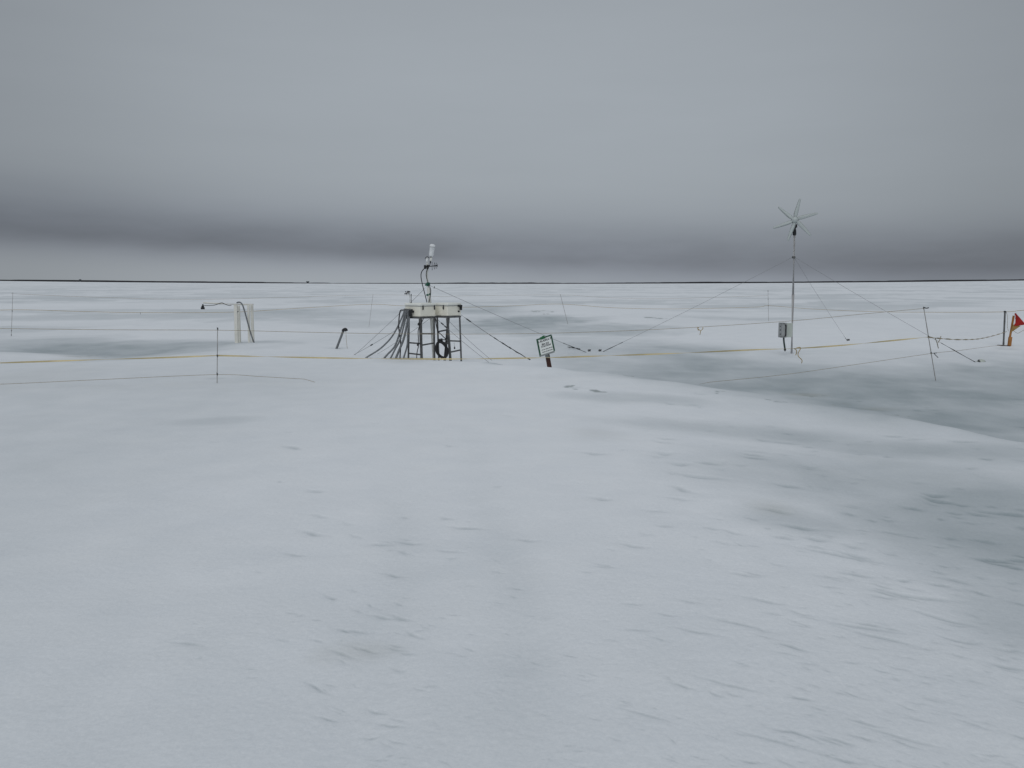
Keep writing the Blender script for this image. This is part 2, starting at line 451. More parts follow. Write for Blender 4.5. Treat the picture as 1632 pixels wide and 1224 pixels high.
class MB:
    def __init__(self):
        self.v, self.f, self.smooth = [], [], []

    def add(self, vs, fs, smooth=False):
        o = len(self.v)
        self.v += [Vector(p) for p in vs]
        self.f += [tuple(i + o for i in f) for f in fs]
        self.smooth += [smooth] * len(fs)
        return self

    def box(self, c, ex, ey, ez, bev=0.0):
        """c centre, ex/ey/ez half-extent vectors; bev = chamfer in metres"""
        c = Vector(c); ex, ey, ez = Vector(ex), Vector(ey), Vector(ez)
        if bev <= 0:
            vs = [c + sx * ex + sy * ey + sz * ez for sz in (-1, 1) for sy in (-1, 1) for sx in (-1, 1)]
            return self.add(vs, [(0, 2, 3, 1), (4, 5, 7, 6), (0, 1, 5, 4), (2, 6, 7, 3), (0, 4, 6, 2), (1, 3, 7, 5)])
        lx, ly, lz = ex.length, ey.length, ez.length
        b = min(bev, lx * .45, ly * .45, lz * .45)
        # octagonal plan, chamfered top and bottom
        plan = [(lx, ly - b), (lx - b, ly), (-lx + b, ly), (-lx, ly - b), (-lx, -ly + b), (-lx + b, -ly), (lx - b, -ly), (lx, -ly + b)]
        nx, ny, nz = ex.normalized(), ey.normalized(), ez.normalized()
        rings = []
        for z, k in ((-lz, b), (-lz + b, 0), (lz - b, 0), (lz, b)):
            rings.append([c + nx * (px * (1 - k / lx)) + ny * (py * (1 - k / ly)) + nz * z for px, py in plan])
        vs = [p for r in rings for p in r]
        fs = [tuple(reversed(range(8))), tuple(range(24, 32))]
        for k in range(3):
            for i in range(8):
                j = (i + 1) % 8
                fs.append((k * 8 + i, k * 8 + j, k * 8 + 8 + j, k * 8 + 8 + i))
        return self.add(vs, fs)

    def tube(self, pts, r, n=6, cap=True, smooth=True):
        pts = [Vector(p) for p in pts]
        rs = r if isinstance(r, (list, tuple)) else [r] * len(pts)
        vs, fs = [], []
        px = None
        for i, p in enumerate(pts):
            d = (pts[min(i + 1, len(pts) - 1)] - pts[max(i - 1, 0)])
            if d.length < 1e-9: d = Vector((0, 0, 1))
            d.normalize()
            if px is None:
                x, y = perp(d)
            else:
                x = (px - d * px.dot(d))
                x = x.normalized() if x.length > 1e-6 else perp(d)[0]
                y = d.cross(x)
            px = x
            for k in range(n):
                a = 2 * math.pi * k / n
                vs.append(p + (x * math.cos(a) + y * math.sin(a)) * rs[i])
        for i in range(len(pts) - 1):
            for k in range(n):
                k2 = (k + 1) % n
                fs.append((i * n + k, i * n + k2, (i + 1) * n + k2, (i + 1) * n + k))
        if cap:
            fs.append(tuple(reversed(range(n)))); fs.append(tuple((len(pts) - 1) * n + k for k in range(n)))
        return self.add(vs, fs, smooth)

    def lathe(self, base, axis, prof, n=14):
        """prof: list of (distance along axis, radius)"""
        axis = Vector(axis).normalized()
        return self.tube_r([Vector(base) + axis * z for z, _ in prof], [q for _, q in prof], axis, n)

    def tube_r(self, pts, rs, axis, n):
        x, y = perp(axis)
        vs, fs = [], []
        for p, r in zip(pts, rs):
            for k in range(n):
                a = 2 * math.pi * k / n
                vs.append(p + (x * math.cos(a) + y * math.sin(a)) * max(r, 1e-4))
        for i in range(len(pts) - 1):
            for k in range(n):
                k2 = (k + 1) % n
                fs.append((i * n + k, i * n + k2, (i + 1) * n + k2, (i + 1) * n + k))
        fs.append(tuple(reversed(range(n)))); fs.append(tuple((len(pts) - 1) * n + k for k in range(n)))
        return self.add(vs, fs, True)

    def angle_iron(self, a, b, w, t, out):
        """L-section bar from a to b; out = horizontal vector pointing to the outer corner"""
        a, b = Vector(a), Vector(b)
        d = (b - a).normalized()
        o = Vector(out); o = (o - d * o.dot(d)).normalized()
        s = d.cross(o)
        e1 = (o + s).normalized(); e2 = (o - s).normalized()
        c = (a + b) / 2; h = d * ((b - a).length / 2)
        self.box(c + e1 * (t / 2) - e2 * (w / 2 - t), e1 * t / 2, e2 * w / 2, h)
        self.box(c + e2 * (t / 2 + .0005) - e1 * (w / 2 + .0005), e2 * t / 2, e1 * w / 2, h)
        return self

    def ribbon(self, pts, w, twist, t=0.002, phase=0.0):
        pts = [Vector(p) for p in pts]
        vs, fs = [], []
        L = 0
        for i, p in enumerate(pts):
            if i: L += (p - pts[i - 1]).length
            d = (pts[min(i + 1, len(pts) - 1)] - pts[max(i - 1, 0)]).normalized()
            x, y = perp(d)
            a = phase + twist * L + 0.6 * math.sin(L * 0.9 + phase)
            q = x * math.cos(a) + y * math.sin(a); nrm = d.cross(q)
            for sq, sn in ((1, 1), (-1, 1), (-1, -1), (1, -1)):
                vs.append(p + q * (w / 2 * sq) + nrm * (t * sn))
        for i in range(len(pts) - 1):
            for k in range(4):
                k2 = (k + 1) % 4
                fs.append((i * 4 + k, i * 4 + k2, (i + 1) * 4 + k2, (i + 1) * 4 + k))
        fs.append((3, 2, 1, 0)); e = (len(pts) - 1) * 4; fs.append((e, e + 1, e + 2, e + 3))
        return self.add(vs, fs)

    def build(self, name, m, parent=None, origin=None):
        if origin is None:
            origin = parent['_w'] if parent is not None else (0, 0, 0)
        o = Vector(origin)
        me = bpy.data.meshes.new(name)
        me.from_pydata([tuple(p - o) for p in self.v], [], self.f)
        me.polygons.foreach_set('use_smooth', self.smooth)
        me.materials.append(M[m] if isinstance(m, str) else m)
        me.update()
        ob = bpy.data.objects.new(name, me)
        COL.objects.link(ob)
        if parent is not None:
            ob.parent = parent
        else:
            ob.location = o
        ob['_w'] = tuple(o)
        ob['_top'] = parent is None
        return ob


def tag(o, label, cat, group=None):
    o['label'] = label; o['category'] = cat
    if group: o['group'] = group
    return o


def thing(name, label, cat, loc, group=None):
    o = bpy.data.objects.new(name, None)
    o.empty_display_size = 0.1
    o.location = loc; o['_w'] = tuple(loc)
    COL.objects.link(o)
    return tag(o, label, cat, group)


def smooth_path(pts, n=8):
    """Catmull-Rom through the points"""
    pts = [Vector(p) for p in pts]
    q = [pts[0] * 2 - pts[1]] + pts + [pts[-1] * 2 - pts[-2]]
    out = []
    for i in range(1, len(q) - 2):
        a, b, c, d = q[i - 1:i + 3]
        for k in range(n):
            t = k / n
            out.append(0.5 * ((2 * b) + (c - a) * t + (2 * a - 5 * b + 4 * c - d) * t * t + (3 * b - a - 3 * c + d) * t ** 3))
    out.append(pts[-1])
    return out


def line(a, b, n=10, sag=0.0):
    a, b = Vector(a), Vector(b)
    return [a.lerp(b, i / n) - Vector((0, 0, sag * 4 * (i / n) * (1 - i / n))) for i in range(n + 1)]


def on_line(u, v, A, B):
    """point seen at (u, v) lying on the vertical plane through A and B"""
    d = ray(u, v)
    a, b = (B.y - A.y), -(B.x - A.x)
    c = a * A.x + b * A.y
    t = c / (a * d.x + b * d.y)
    return Vector((0, 0, EYE)) + d * t


# ------------------------------------------------------------------ ground, shore
ground = build_ground()
ground.data.materials.append(snow_material())


def build_shore():
    xs = np.linspace(-3300, 3300, 900)
    yy = 3000 + 60 * fbm(xs / 700, xs * 0, 71, 3)
    base = height(xs, yy)
    px = 3000 / F
    n1 = fbm(xs / 420, xs * 0 + 3.3, 72, 4); n2 = fbm(xs / 40, xs * 0 + 9, 73, 3)
    w = np.interp(xs, [-1900, -1200, -800, -600, 0, 900, 1900], [2.3, 2.4, 1.7, 1.2, 1.9, 1.9, 2.2])
    top = base + px * np.clip(w + 0.75 * n1 + 0.42 * n2, 0.15, 3.6)
    mb = MB()
    vs = []
    for i in range(len(xs)):
        vs += [(xs[i], yy[i], base[i] - 3), (xs[i], yy[i] + 6, top[i] * 0.6 + base[i] * 0.4), (xs[i], yy[i] + 25, top[i]),
               (xs[i], yy[i] + 160, top[i]), (xs[i], yy[i] + 200, base[i] - 3)]
    fs = []
    for i in range(len(xs) - 1):
        for k in range(4):
            a = i * 5 + k
            fs.append((a, a + 5, a + 6, a + 1))
    mb.add(vs, fs, True)
    o = mb.build('shore', 'shore')
    o['kind'] = 'structure'; o['label'] = 'thin dark strip of snow free land along the horizon'
    return xs, yy, top


sx_, sy_, st_ = build_shore()


def hut(u, wpx, hpx, label, two=False):
    Y = 2960.0
    x = (u - CX) / F * Y * CP
    g = hz(x, Y)
    i = int(np.argmin(np.abs(sx_ - x)))
    topz = st_[i] if not two else st_[i] - 1
    px = Y / F
    t = thing('hut', label, 'hut', (x, Y, g), 'tiny dark buildings on the horizon')
    MB().box((x, Y, (g + topz + hpx * px * .6) / 2), (wpx * px * .32, 0, 0), (0, 4, 0), (0, 0, (topz + hpx * px * .6 - g) / 2)).build('wall', 'hut', t)
    MB().box((x, Y, topz + hpx * px * .8), (wpx * px * .5, 0, 0), (0, 4.6, 0), (0, 0, hpx * px * .2)).build('roof', 'hut', t)


hut(490.5, 4.2, 2.6, 'small dark flat topped hut on the horizon, the wider of two', True)
hut(128, 2.2, 1.3, 'tiny dark hut on the horizon near the left edge, the smaller of two')

# ------------------------------------------------------------------ instrument stands and boxes
YS = 19.1                                           # distance of the near corner of the left stand
SPX = YS / F * 1.0                                  # metres per photo pixel there


def stand(near, left, right, label, Y, box_v, foot, rungs, depth_sign=1):
    """near/left/right: photo columns of the three visible corner legs"""
    m = Y / F
    cN = P(near[0], near[1], Y)
    dl = near[0] - left; dr = right - near[0]
    A = P(left, near[1], Y + dl * m); B = P(right, near[1], Y + dr * m)
    return cN, A, B


def make_station(tag_side, uN, uL, uR, Y, v_top, legs, rungs, labels, with_cables):
    m = Y / F
    zt = P(uN, v_top, Y).z                          # top of the stand
    def corner(u, Yk): q = P(u, v_top, Yk); return Vector((q.x, q.y, zt))
    N = corner(uN, Y); L = corner(uL, Y + (uN - uL) * m); Rr = corner(uR, Y + (uR - uN) * m)
    B = L + Rr - N
    C = (L + Rr) / 2
    return N, L, Rr, B, C, zt


def build_stand(name_label, N, L, Rr, B, zt, feet, rungs, yoke=True):
    """feet: list of (top corner, leg foot)"""
    g = Vector((N.x, N.y, hz(N.x, N.y)))
    t = thing('instrument_stand', name_label, 'metal stand', g, 'steel leg stands under the white boxes')
    C = (L + Rr) / 2
    rim = MB()
    for a, b in ((N, L), (N, Rr), (L, B), (Rr, B)):
        mid = (a + b) / 2; e = (b - a) / 2; out = (mid - C); out.z = 0; out.normalize()
        rim.box(mid - Vector((0, 0, .021)), e * 0.985, out * .004, (0, 0, .02))
        rim.box(mid - Vector((0, 0, .003)) - out * .021, e * 0.94, out * .0165, (0, 0, .003))
    rim.build('top_frame', 'steel', t)
    legs = {}
    for key, c, foot in feet:
        out = (c - C); out.z = 0; out.normalize()
        a = c - out * .012 - Vector((0, 0, .044)); b = Vector((foot[0], foot[1], foot[2]))
        MB().angle_iron(b, a, .038, .009, out).build('leg', 'steel', t)
        legs[key] = (a, b)
    for k1, f1, k2, f2 in rungs:
        a = legs[k1][0].lerp(legs[k1][1], f1 * .70); b = legs[k2][0].lerp(legs[k2][1], f2 * .70)
        d = (b - a) / 2
        out = Vector((-d.y, d.x, 0)).normalized()
        if out.y > 0: out = -out
        MB().box((a + b) / 2, d * 0.97, out * .006, (0, 0, .017)).build('rung', 'steel', t)
    return t, legs


# left stand + box
NL, LL, RL, BL, CL, ztL = make_station('l', 669.5, 645.5, 694.5, YS, 505.2, None, None, None, True)


def foot_of(u, v, Y, extra=0.45):
    q = P(u, v, Y)
    return Vector((q.x, q.y, q.z - extra))


def leg_to(c, u_foot, v_foot, extra=0.40):
    """leg from corner c whose visible foot is at photo point (u, v), same distance"""
    q = P(u_foot, v_foot, c.y)
    d = (q - c).normalized()
    return q + d * extra


stL, legsL = build_stand('left steel stand with ladder rungs under the cable fed white box', NL, LL, RL, BL, ztL,
    [('near', NL, leg_to(NL, 672.3, 571)), ('left', LL + (CL - LL) * 0.20, leg_to(LL + (CL - LL) * 0.20, 650.0, 569)),
     ('right', RL + (CL - RL) * 0.05, leg_to(RL + (CL - RL) * .05, 693.0, 570)), ('rear', BL + (CL - BL) * .35, leg_to(BL + (CL - BL) * .35, 671.5, 566))],
    [('left', .62, 'near', .62), ('left', .89, 'near', .90), ('near', .37, 'right', .39), ('near', .66, 'right', .62)])


def build_box(label, N, L, Rr, B, zt, hpx, Y, latches, group):
    m = Y / F
    h = hpx * m
    C = (L + Rr) / 2
    ex = (Rr - N) / 2; ey = (L - N) / 2
    t = thing('equipment_box', label, 'equipment box', (C.x, C.y, zt), group)
    lid = 0.062
    zb = zt + 0.004
    nx, ny = ex.normalized(), ey.normalized()
    b0 = C.copy(); b0.z = zb + (h - lid) / 2
    MB().box(b0, ex * 1.0, ey * 1.0, (0, 0, (h - lid) / 2), 0.012).build('body', 'box', t)
    l0 = C.copy(); l0.z = zb + h - lid / 2 + .002
    MB().box(l0, ex + nx * .012, ey + ny * .012, (0, 0, lid / 2), 0.016).build('lid', 'lid', t)
    r0 = C.copy(); r0.z = zb + h - lid - .004
    MB().box(r0, ex + nx * .006, ey + ny * .006, (0, 0, .005)).build('lid_gasket', 'cabgrey', t)
    for face, f in latches:                        # face 'R' (N..Rr) or 'L' (N..L)
        a, b = (N, Rr) if face == 'R' else (N, L)
        p = a.lerp(b, f); out = (-ny if face == 'R' else -nx)
        al = (b - a).normalized()
        p = Vector((p.x, p.y, zb + h - lid - .035)) + out * .012
        k = MB()
        k.box(p, al * .013, out * .009, (0, 0, .052), .004)
        k.box(p + out * .013 - Vector((0, 0, .012)), al * .009, out * .006, (0, 0, .03), .003)
        k.build('latch', 'latch', t)
    return t, zb, h


bxL, zbL, hL = build_box('left white box with dark latches and grey conduits plugged into its side', NL, LL, RL, BL, ztL, 21.2, YS,
                         [('R', .17), ('R', .90)], 'white equipment boxes on steel stands')
# right stand + box
YR = 19.35
NR, LR, RR_, BR, CR, ztR = make_station('r', 713.0, 693.0, 734.8, YR, 504.0, None, None, None, False)
stR, legsR = build_stand('right steel stand holding the coil of black cable', NR, LR, RR_, BR, ztR,
    [('near', NR + (CR - NR) * .02, leg_to(NR, 718.0, 573)), ('left', LR + (CR - LR) * .12, leg_to(LR + (CR - LR) * .12, 698.5, 568)),
     ('right', RR_ + (CR - RR_) * .04, leg_to(RR_ + (CR - RR_) * .04, 735.8, 573)), ('rear', BR + (CR - BR) * .05, leg_to(BR + (CR - BR) * .05, 709.3, 566))],
    [('left', .36, 'rear', .33), ('rear', .58, 'near', .56), ('left', .60, 'near', .62), ('near', .55, 'right', .57), ('near', .83, 'right', .78)])
bxR, zbR, hR = build_box('right white box with a black fitting at its upper right corner', NR, LR, RR_, BR, ztR, 20.6, YR,
                         [('L', .28)], 'white equipment boxes on steel stands')
nyR = (LR - NR).normalized(); alR = (RR_ - NR).normalized()
k = MB(); pf = NR.lerp(RR_, .86); pf = Vector((pf.x, pf.y, zbR + hR - .10)) - nyR * .03
k.box(pf + Vector((0, 0, .03)), alR * .055, nyR * .03, (0, 0, .022), .006)
k.box(pf + alR * .03 - Vector((0, 0, .02)), alR * .022, nyR * .024, (0, 0, .05), .006)
k.build('cable_fitting', 'black', bxR)
k = MB(); pf2 = NR.lerp(RR_, .80); pf2 = Vector((pf2.x, pf2.y, zbR + .10)) - nyR * .014
k.lathe(pf2 + nyR * .02, -nyR, [(0, .02), (.03, .02), (.032, .012), (.05, .012)], 10); k.build('cable_gland', 'black', bxR)

# glands on the left box
nxL = (RL - NL).normalized(); nyL = (LL - NL).normalized()
gl = []
for i, f in enumerate((.42, .52, .62, .72, .82, .92)):
    p = NL.lerp(LL, f); p = Vector((p.x, p.y, zbL + .115 + .03 * (i % 2)))
    MB().lathe(p + nxL * .012, -nxL, [(0, .026), (.05, .026), (.055, .019), (.09, .019)], 10).build('cable_gland', 'black', bxL)
    gl.append(p - nxL * .085)

# the conduits dropping from the left box to the snow
CON = [  # gland, photo points, radius, label
    (5, [(643, 500), (627, 533), (608, 554), (586, 568.5)], .018, 'longest grey conduit sweeping from the left box furthest left onto the snow'),
    (4, [(644, 505), (636.5, 532), (629, 552), (617, 565.5)], .021, 'second conduit from the left end of the bundle under the left box'),
    (3, [(646, 508), (638, 540), (630, 556), (626, 564)], .019, 'thick short conduit reaching the snow third from the left in the bundle'),
    (2, [(650, 508), (644, 538), (637, 556), (631.5, 569.5)], .026, 'thickest dark conduit in the middle of the bundle under the left box'),
    (5, [(637.5, 497), (635.5, 520), (638.5, 545), (637.5, 570)], .014, 'thin black cable hanging nearly straight down left of the stand'),
    (1, [(652, 510), (650, 530), (649, 550), (643.5, 570)], .019, 'conduit ending just left of the stand leg, rightmost of the bundle'),
]
for gi, pts, r, lab in CON:
    g = gl[gi]
    n = len(pts)
    w = [g + nxL * .05, g, ]
    for i, (u, v) in enumerate(pts):
        w.append(P(u, v, g.y + (YS + .25 - g.y) * (i + 1) / n - .1 * i / n))
    end = w[-1] + (w[-1] - w[-2]).normalized() * .25
    w.append(end)
    path = smooth_path(w, 9)
    o = MB().tube(path, r, 8).build('conduit', 'conduit' if r > .015 else 'rubber', None, (w[-2].x, w[-2].y, w[-2].z))
    tag(o, lab, 'cable', 'conduits running from the left box into the snow')
# junction plate under the glands
for q, e1, e2, hh in ((P(650, 505, LL.y - .05), .05, .02, .045), (P(654, 499, LL.y - .25), .03, .03, .07)):
    MB().box(q, nxL * e1, nyL * e2, (0, 0, hh), .006).build('junction_block', 'black', bxL)

# loose cables under the left box
o = MB().tube(smooth_path([P(676, 505, YS + .1), P(672, 514, YS + .05), P(666.5, 527, YS - .02), P(667.3, 548, YS - .02), P(664.5, 563, YS), P(664, 575, YS)], 8), .010, 6).build('cable', 'rubber', None, tuple(P(664, 568, YS)))
tag(o, 'thin black cable bowing down beside the near leg of the left stand', 'cable')
o = MB().tube(smooth_path([P(693, 505, YR - .05), P(697, 526, YR), P(702, 532, YR + .1), P(709, 539, YR + .2), P(711, 541, YR + .2)], 8), .010, 6).build('cable', 'rubber', None, tuple(P(693, 505, YR)))
tag(o, 'black cable slanting from between the boxes to the rear leg of the right stand', 'cable')
o = MB().tube(smooth_path([P(694, 506, YR), P(697.5, 520, YR - .05), P(698.5, 530, YR - .05), P(698, 540, YR - .05), P(701, 543, YR - .05)], 8), .007, 6).build('cable', 'rubber', None, tuple(P(694, 506, YR)))
tag(o, 'thin cable dropping straight from the boxes to the top of the coil', 'cable')
# black float hung on left stand
k = MB(); q = P(667.5, 517, YS - .06); k.lathe(q - Vector((0, 0, .03)), (0.15, 0, 1), [(0, .012), (.01, .03), (.035, .036), (.06, .03), (.075, .01)], 10)
o = k.build('cable_connector', 'black', None, tuple(q)); tag(o, 'round black connector at the top of the near leg of the left stand', 'connector')

# coil of cable
k = MB(); Yc = YR - .16
mc = Yc / F
c0 = P(704.3, 557.0, Yc)
for j in range(7):
    pts = []
    rx = (8.0 + 1.5 * (j % 4 - 1.5) / 1.5 * .8) * mc; rz = (13.4 + .9 * random.uniform(-1, 1)) * mc
    ph = random.uniform(0, 6); tl = R(-17 + random.uniform(-4, 4))
    off = Vector((random.uniform(-.6, .9) * mc, random.uniform(-.05, .05), random.uniform(-1.0, .6) * mc))
    for i in range(41):
        a = 2 * math.pi * i / 40
        x = rx * math.cos(a) * (1 + .05 * math.sin(2 * a + ph)); z = rz * math.sin(a)
        X = x * math.cos(tl) - z * math.sin(tl) * -1.0; Z = -x * math.sin(tl) * -1.0 + z * math.cos(tl)
        X = x * math.cos(-tl) + z * math.sin(tl); Z = -x * math.sin(tl) + z * math.cos(tl)
        pts.append(c0 + off + Vector((X, .03 * math.sin(3 * a + ph), Z)))
    k.tube(pts, .0155, 7)
coil = thing('cable_coil', 'oval coil of black cable hanging on the right stand above the snow', 'cable coil', tuple(c0 - Vector((0, 0, .2))))
k.build('cable_loops', 'rubber', coil)
k = MB(); q = c0 + Vector((-.03, -.02, 14.6 * mc)); k.lathe(q - Vector((.05, 0, 0)), (1, 0, .2), [(0, .03), (.10, .03)], 8); k.build('tie', 'black', coil)
k = MB(); k.tube(smooth_path([c0 + Vector((-.10, 0, .17)), c0 + Vector((-.02, 0, .22)), P(709, 541.5, Yc + .2), P(712, 540, Yc + .25)], 6), .012, 6); k.build('hanging_tail', 'rubber', coil)

# small slack markers hanging inside the stands
for (u, v, Yk, lab) in ((665.5, 548, YS, 'short dark bolt hanging from the upper left rung of the left stand'), (724.5, 553, YR, 'small black shackle hanging under the middle rung of the right stand')):
    q = P(u, v, Yk)
    k = MB(); k.tube([q + Vector((-.01, 0, .10)), q], .004, 5); k.lathe(q - Vector((0, 0, .05)), (0, 0, 1), [(0, .008), (.01, .016), (.045, .016), (.055, .008)], 8)
    o = k.build('shackle', 'black', None, tuple(q)); tag(o, lab, 'shackle')

# ------------------------------------------------------------------ antenna mast
YM = 19.75
mm = YM / F
base = P(691.3, 563, YM)
mast = thing('antenna_mast', 'white bent pipe mast between the boxes carrying antennas and a domed cylinder', 'antenna mast', tuple(base))
MB().tube(smooth_path([base - Vector((0, 0, .35)), P(691.3, 563, YM), P(687.6, 505, YM), P(684.5, 478, YM), P(682.8, 458, YM)], 5), .040, 12).build('lower_pipe', 'white', mast)
MB().tube(smooth_path([P(682.8, 458, YM), P(681.2, 446, YM), P(680.0, 437, YM), P(681.4, 428, YM), P(680.6, 412, YM)], 6), [.026] * 25, 10).build('upper_pipe', 'white', mast)
for (u, v, h, w) in ((682.4, 453.0, 3.0, 3.2), (684.2, 469.0, 2.3, 2.8)):
    k = MB(); q = P(u, v, YM)
    k.lathe(q - Vector((0, 0, h * mm)), (0, 0, 1), [(0, w * mm * .75), (h * mm * .5, w * mm), (h * mm * 1.5, w * mm), (h * mm * 2, w * mm * .7)], 10)
    k.box(q + Vector((-w * mm * .9, -.02, -.015)), (.03, 0, 0), (0, .02, 0), (0, 0, .02), .004)
    k.build('pipe_clamp', 'green', mast)
# domed cylinder antenna on a tilted stub
ax = (P(689.4, 392, YM) - P(686.6, 412, YM)).normalized()
cb = P(686.9, 409, YM)
cyl = MB().lathe(cb, ax, [(0, .030), (.015, .048), (.05, .054), (.21, .058), (.215, .066), (.255, .066), (.275, .056), (.288, .030), (.292, .004)], 18).build('dome_antenna', 'frost', mast)
MB().lathe(cb + ax * .216, ax, [(0, .0675), (.012, .0675)], 18).build('dome_seam', 'cabgrey', cyl)
MB().tube([P(684.6, 424, YM), P(685.8, 418.5, YM), cb], [.015, .016, .020], 8).build('antenna_stub', 'black', mast)
k = MB(); k.lathe(P(686.6, 415, YM) - ax * .02, ax, [(0, .02), (.02, .032), (.06, .032), (.09, .02)], 10); k.build('antenna_base', 'white', mast)
# yagi antenna
ya = MB(); b0, b1 = P(677.0, 425.3, YM - .06), P(697.2, 423.3, YM - .12)
ya.tube([b0, b1], .017, 6)
yagi = ya.build('yagi_antenna', 'black', mast)
for u, hh in ((688.7, 6.4), (696.0, 4.6), (697.2, 2.0)):
    f = (u - 677.0) / 20.2
    q = b0.lerp(b1, f)
    MB().tube([q - Vector((0, 0, hh * mm)), q + Vector((0, 0, hh * mm))], .0065, 5).build('antenna_element', 'black', yagi)
k = MB(); q = b0.lerp(b1, (692.7 - 677) / 20.2)
k.tube([q + Vector((0.9 * mm * math.cos(a), .02 * math.sin(a), 5.0 * mm * math.sin(a))) for a in [2 * math.pi * i / 20 for i in range(21)]], .0045, 5)
k.build('loop_element', 'black', yagi)
k = MB()
for du, dv in ((677.5, 425.5), (681.8, 425.0)):
    k.box(P(du, dv, YM - .05), (.026, 0, 0), (0, .03, 0), (0, 0, .045), .008)
k.build('bracket', 'black', mast)
# small fin-topped sensor
k = MB(); q = P(680.6, 412.5, YM)
k.lathe(q - Vector((0, 0, .09)), (0, 0, 1), [(0, .028), (.08, .028), (.10, .018), (.13, .012)], 10); k.build('sensor_body', 'frost', mast)
k = MB(); k.tube(smooth_path([q + Vector((-.045, -.02, .0)), q + Vector((-.02, -.02, .035)), q + Vector((.02, -.02, .045)), q + Vector((.05, -.02, .015))], 5), .009, 5); k.build('sensor_arm', 'latch', mast)
# mast cables
MB().tube(smooth_path([P(677, 427, YM - .08), P(672.2, 433, YM - .08), P(671.0, 441, YM - .08), P(673.6, 455, YM - .06), P(677, 468, YM - .04), P(680.5, 482, YM - .02)], 7), .011, 6).build('cable', 'rubber', mast)
MB().tube(smooth_path([P(682.5, 427, YM - .05), P(680, 432, YM - .05), P(679.5, 440, YM - .05), P(682, 450, YM - .06), P(686.3, 461, YM - .06), P(685.8, 471, YM - .06), P(683.5, 482, YM - .06)], 7), .009, 6).build('cable', 'rubber', mast)


def guy(parent, top, anchor, r, rope_from=None, rope_r=0.012, knots=(), sag=0.03):
    pts = line(top, anchor, 16, sag)
    MB().tube(pts, r, 5).build('guy_wire', 'wire', parent)
    if rope_from is not None:
        seg = [p for i, p in enumerate(pts) if i / 16 >= rope_from]
        rr = [rope_r * (1 + .35 * math.sin(i * 2.3)) for i in range(len(seg))]
        MB().tube([p + Vector((0, 0, .006 * math.sin(i * 3))) for i, p in enumerate(seg)], rr, 6).build('anchor_rope', 'rope', parent)
    for f in knots:
        i = f * 16; a = pts[int(i)].lerp(pts[min(int(i) + 1, 16)], i - int(i))
        d = (anchor - top).normalized()
        MB().lathe(a - d * .05, d, [(0, .006), (.02, .015), (.07, .015), (.10, .006)], 8).build('turnbuckle', 'black', parent)


def sunk(p, d=0.05):
    p = Vector(p); p.z -= d; return p


gtop = P(682.6, 454, YM)
guy(mast, gtop, sunk(G(940, 561)), .0045, .80, .009)
guy(mast, gtop, sunk(P(560, 567, 20.2), .05), .0045)
k = MB(); k.tube(smooth_path([P(692, 456, YM), P(692.5, 458.5, YM), P(691.5, 459.5, YM)], 5), .008, 5); k.build('guy_hook', 'latch', mast)

# guys of the stands
guy(stR, RR_ + Vector((0, 0, .02)), sunk(P(845, 570, 18.6)), .007, .42, .010, (.10, .13, .62, .72))
guy(stR, P(712, 508, YR), sunk(P(784, 571, 18.9)), .0045)
guy(stL, P(694, 506, YS), sunk(P(782, 576, 18.5)), .0045, None, 0, (.13, .19))
guy(stL, P(652, 512, YS + .2), sunk(P(552, 568.5, 20.4)), .0045, None, 0, (.585,))
guy(stL, P(690, 504, YS), sunk(P(598, 563, 21.0)), .004)

# wind sensor on the left box
q = P(653.6, 482, 19.45)
ws = thing('wind_sensor', 'small cup wind sensor on a thin post above the left white box', 'wind sensor', tuple(q))
MB().tube([P(653.6, 483, 19.45), P(653.4, 470, 19.45)], .012, 8).build('post', 'white', ws)
MB().tube([P(655.7, 483, 19.5), P(655.5, 468.5, 19.5)], .011, 8).build('post', 'steel', ws)
MB().tube([P(653.4, 470, 19.45), P(651, 467, 19.45), P(647, 466, 19.45)], .008, 6).build('arm', 'galv', ws)
for u, v, r in ((646.6, 465.2, .014), (645.4, 468.4, .014), (647.6, 468.4, .019), (650.2, 465.2, .022), (652.6, 465.3, .018)):
    c = P(u, v, 19.44)
    MB().lathe(c - Vector((r, 0, 0)), (1, 0, .15), [(0, r * .3), (r * .4, r * .8), (r, r), (r * 1.8, r * .9), (r * 2, r * .5)], 10).build('cup', 'black', ws)
MB().box(P(651.4, 468.2, 19.45), (.030, 0, 0), (0, .02, 0), (0, 0, .016), .004).build('sensor_housing', 'cabgrey', ws)

# ------------------------------------------------------------------ sign
YG = 17.75
mg = YG / F
c3 = [P(867.5, 550.5, YG)]
ctr = P(870.05, 550.9, YG)
X_ = Vector((1, 0, 0)); Z_ = Vector((0, SP * 0, 1)); Y_ = Vector((0, 1, 0))
rv = (X_ * 23.7 + Z_ * 8.6 - Y_ * 10.3) * mg           # left -> right edge
dv = (X_ * 5.3 - Z_ * 27.3 - Y_ * 10.3) * mg           # top -> bottom edge
dv = dv - rv * (dv.dot(rv) / rv.dot(rv))
nv = rv.cross(dv).normalized()
if nv.y > 0: nv = -nv
gb = G(875.3, 583.2)
pb = P(875.4, 583, YG)
sign = thing('sign', 'tilted hand lettered white sign with dark green frame on a brown wooden stake', 'sign', (pb.x, pb.y, hz(pb.x, pb.y)))
MB().box(ctr, rv / 2, dv / 2, nv * .006).build('board', 'signwhite', sign)
k = MB()
ru, du = rv.normalized(), dv.normalized()
W2, H2 = rv.length / 2, dv.length / 2
fw = .0165
k.box(ctr - ru * (W2 - fw + .004) + nv * .006, ru * fw * 1.05, du * (H2 - .0005), nv * .008)
k.box(ctr + ru * (W2 - fw + .004) + nv * .006, ru * fw * .85, du * (H2 - .03), nv * .008)
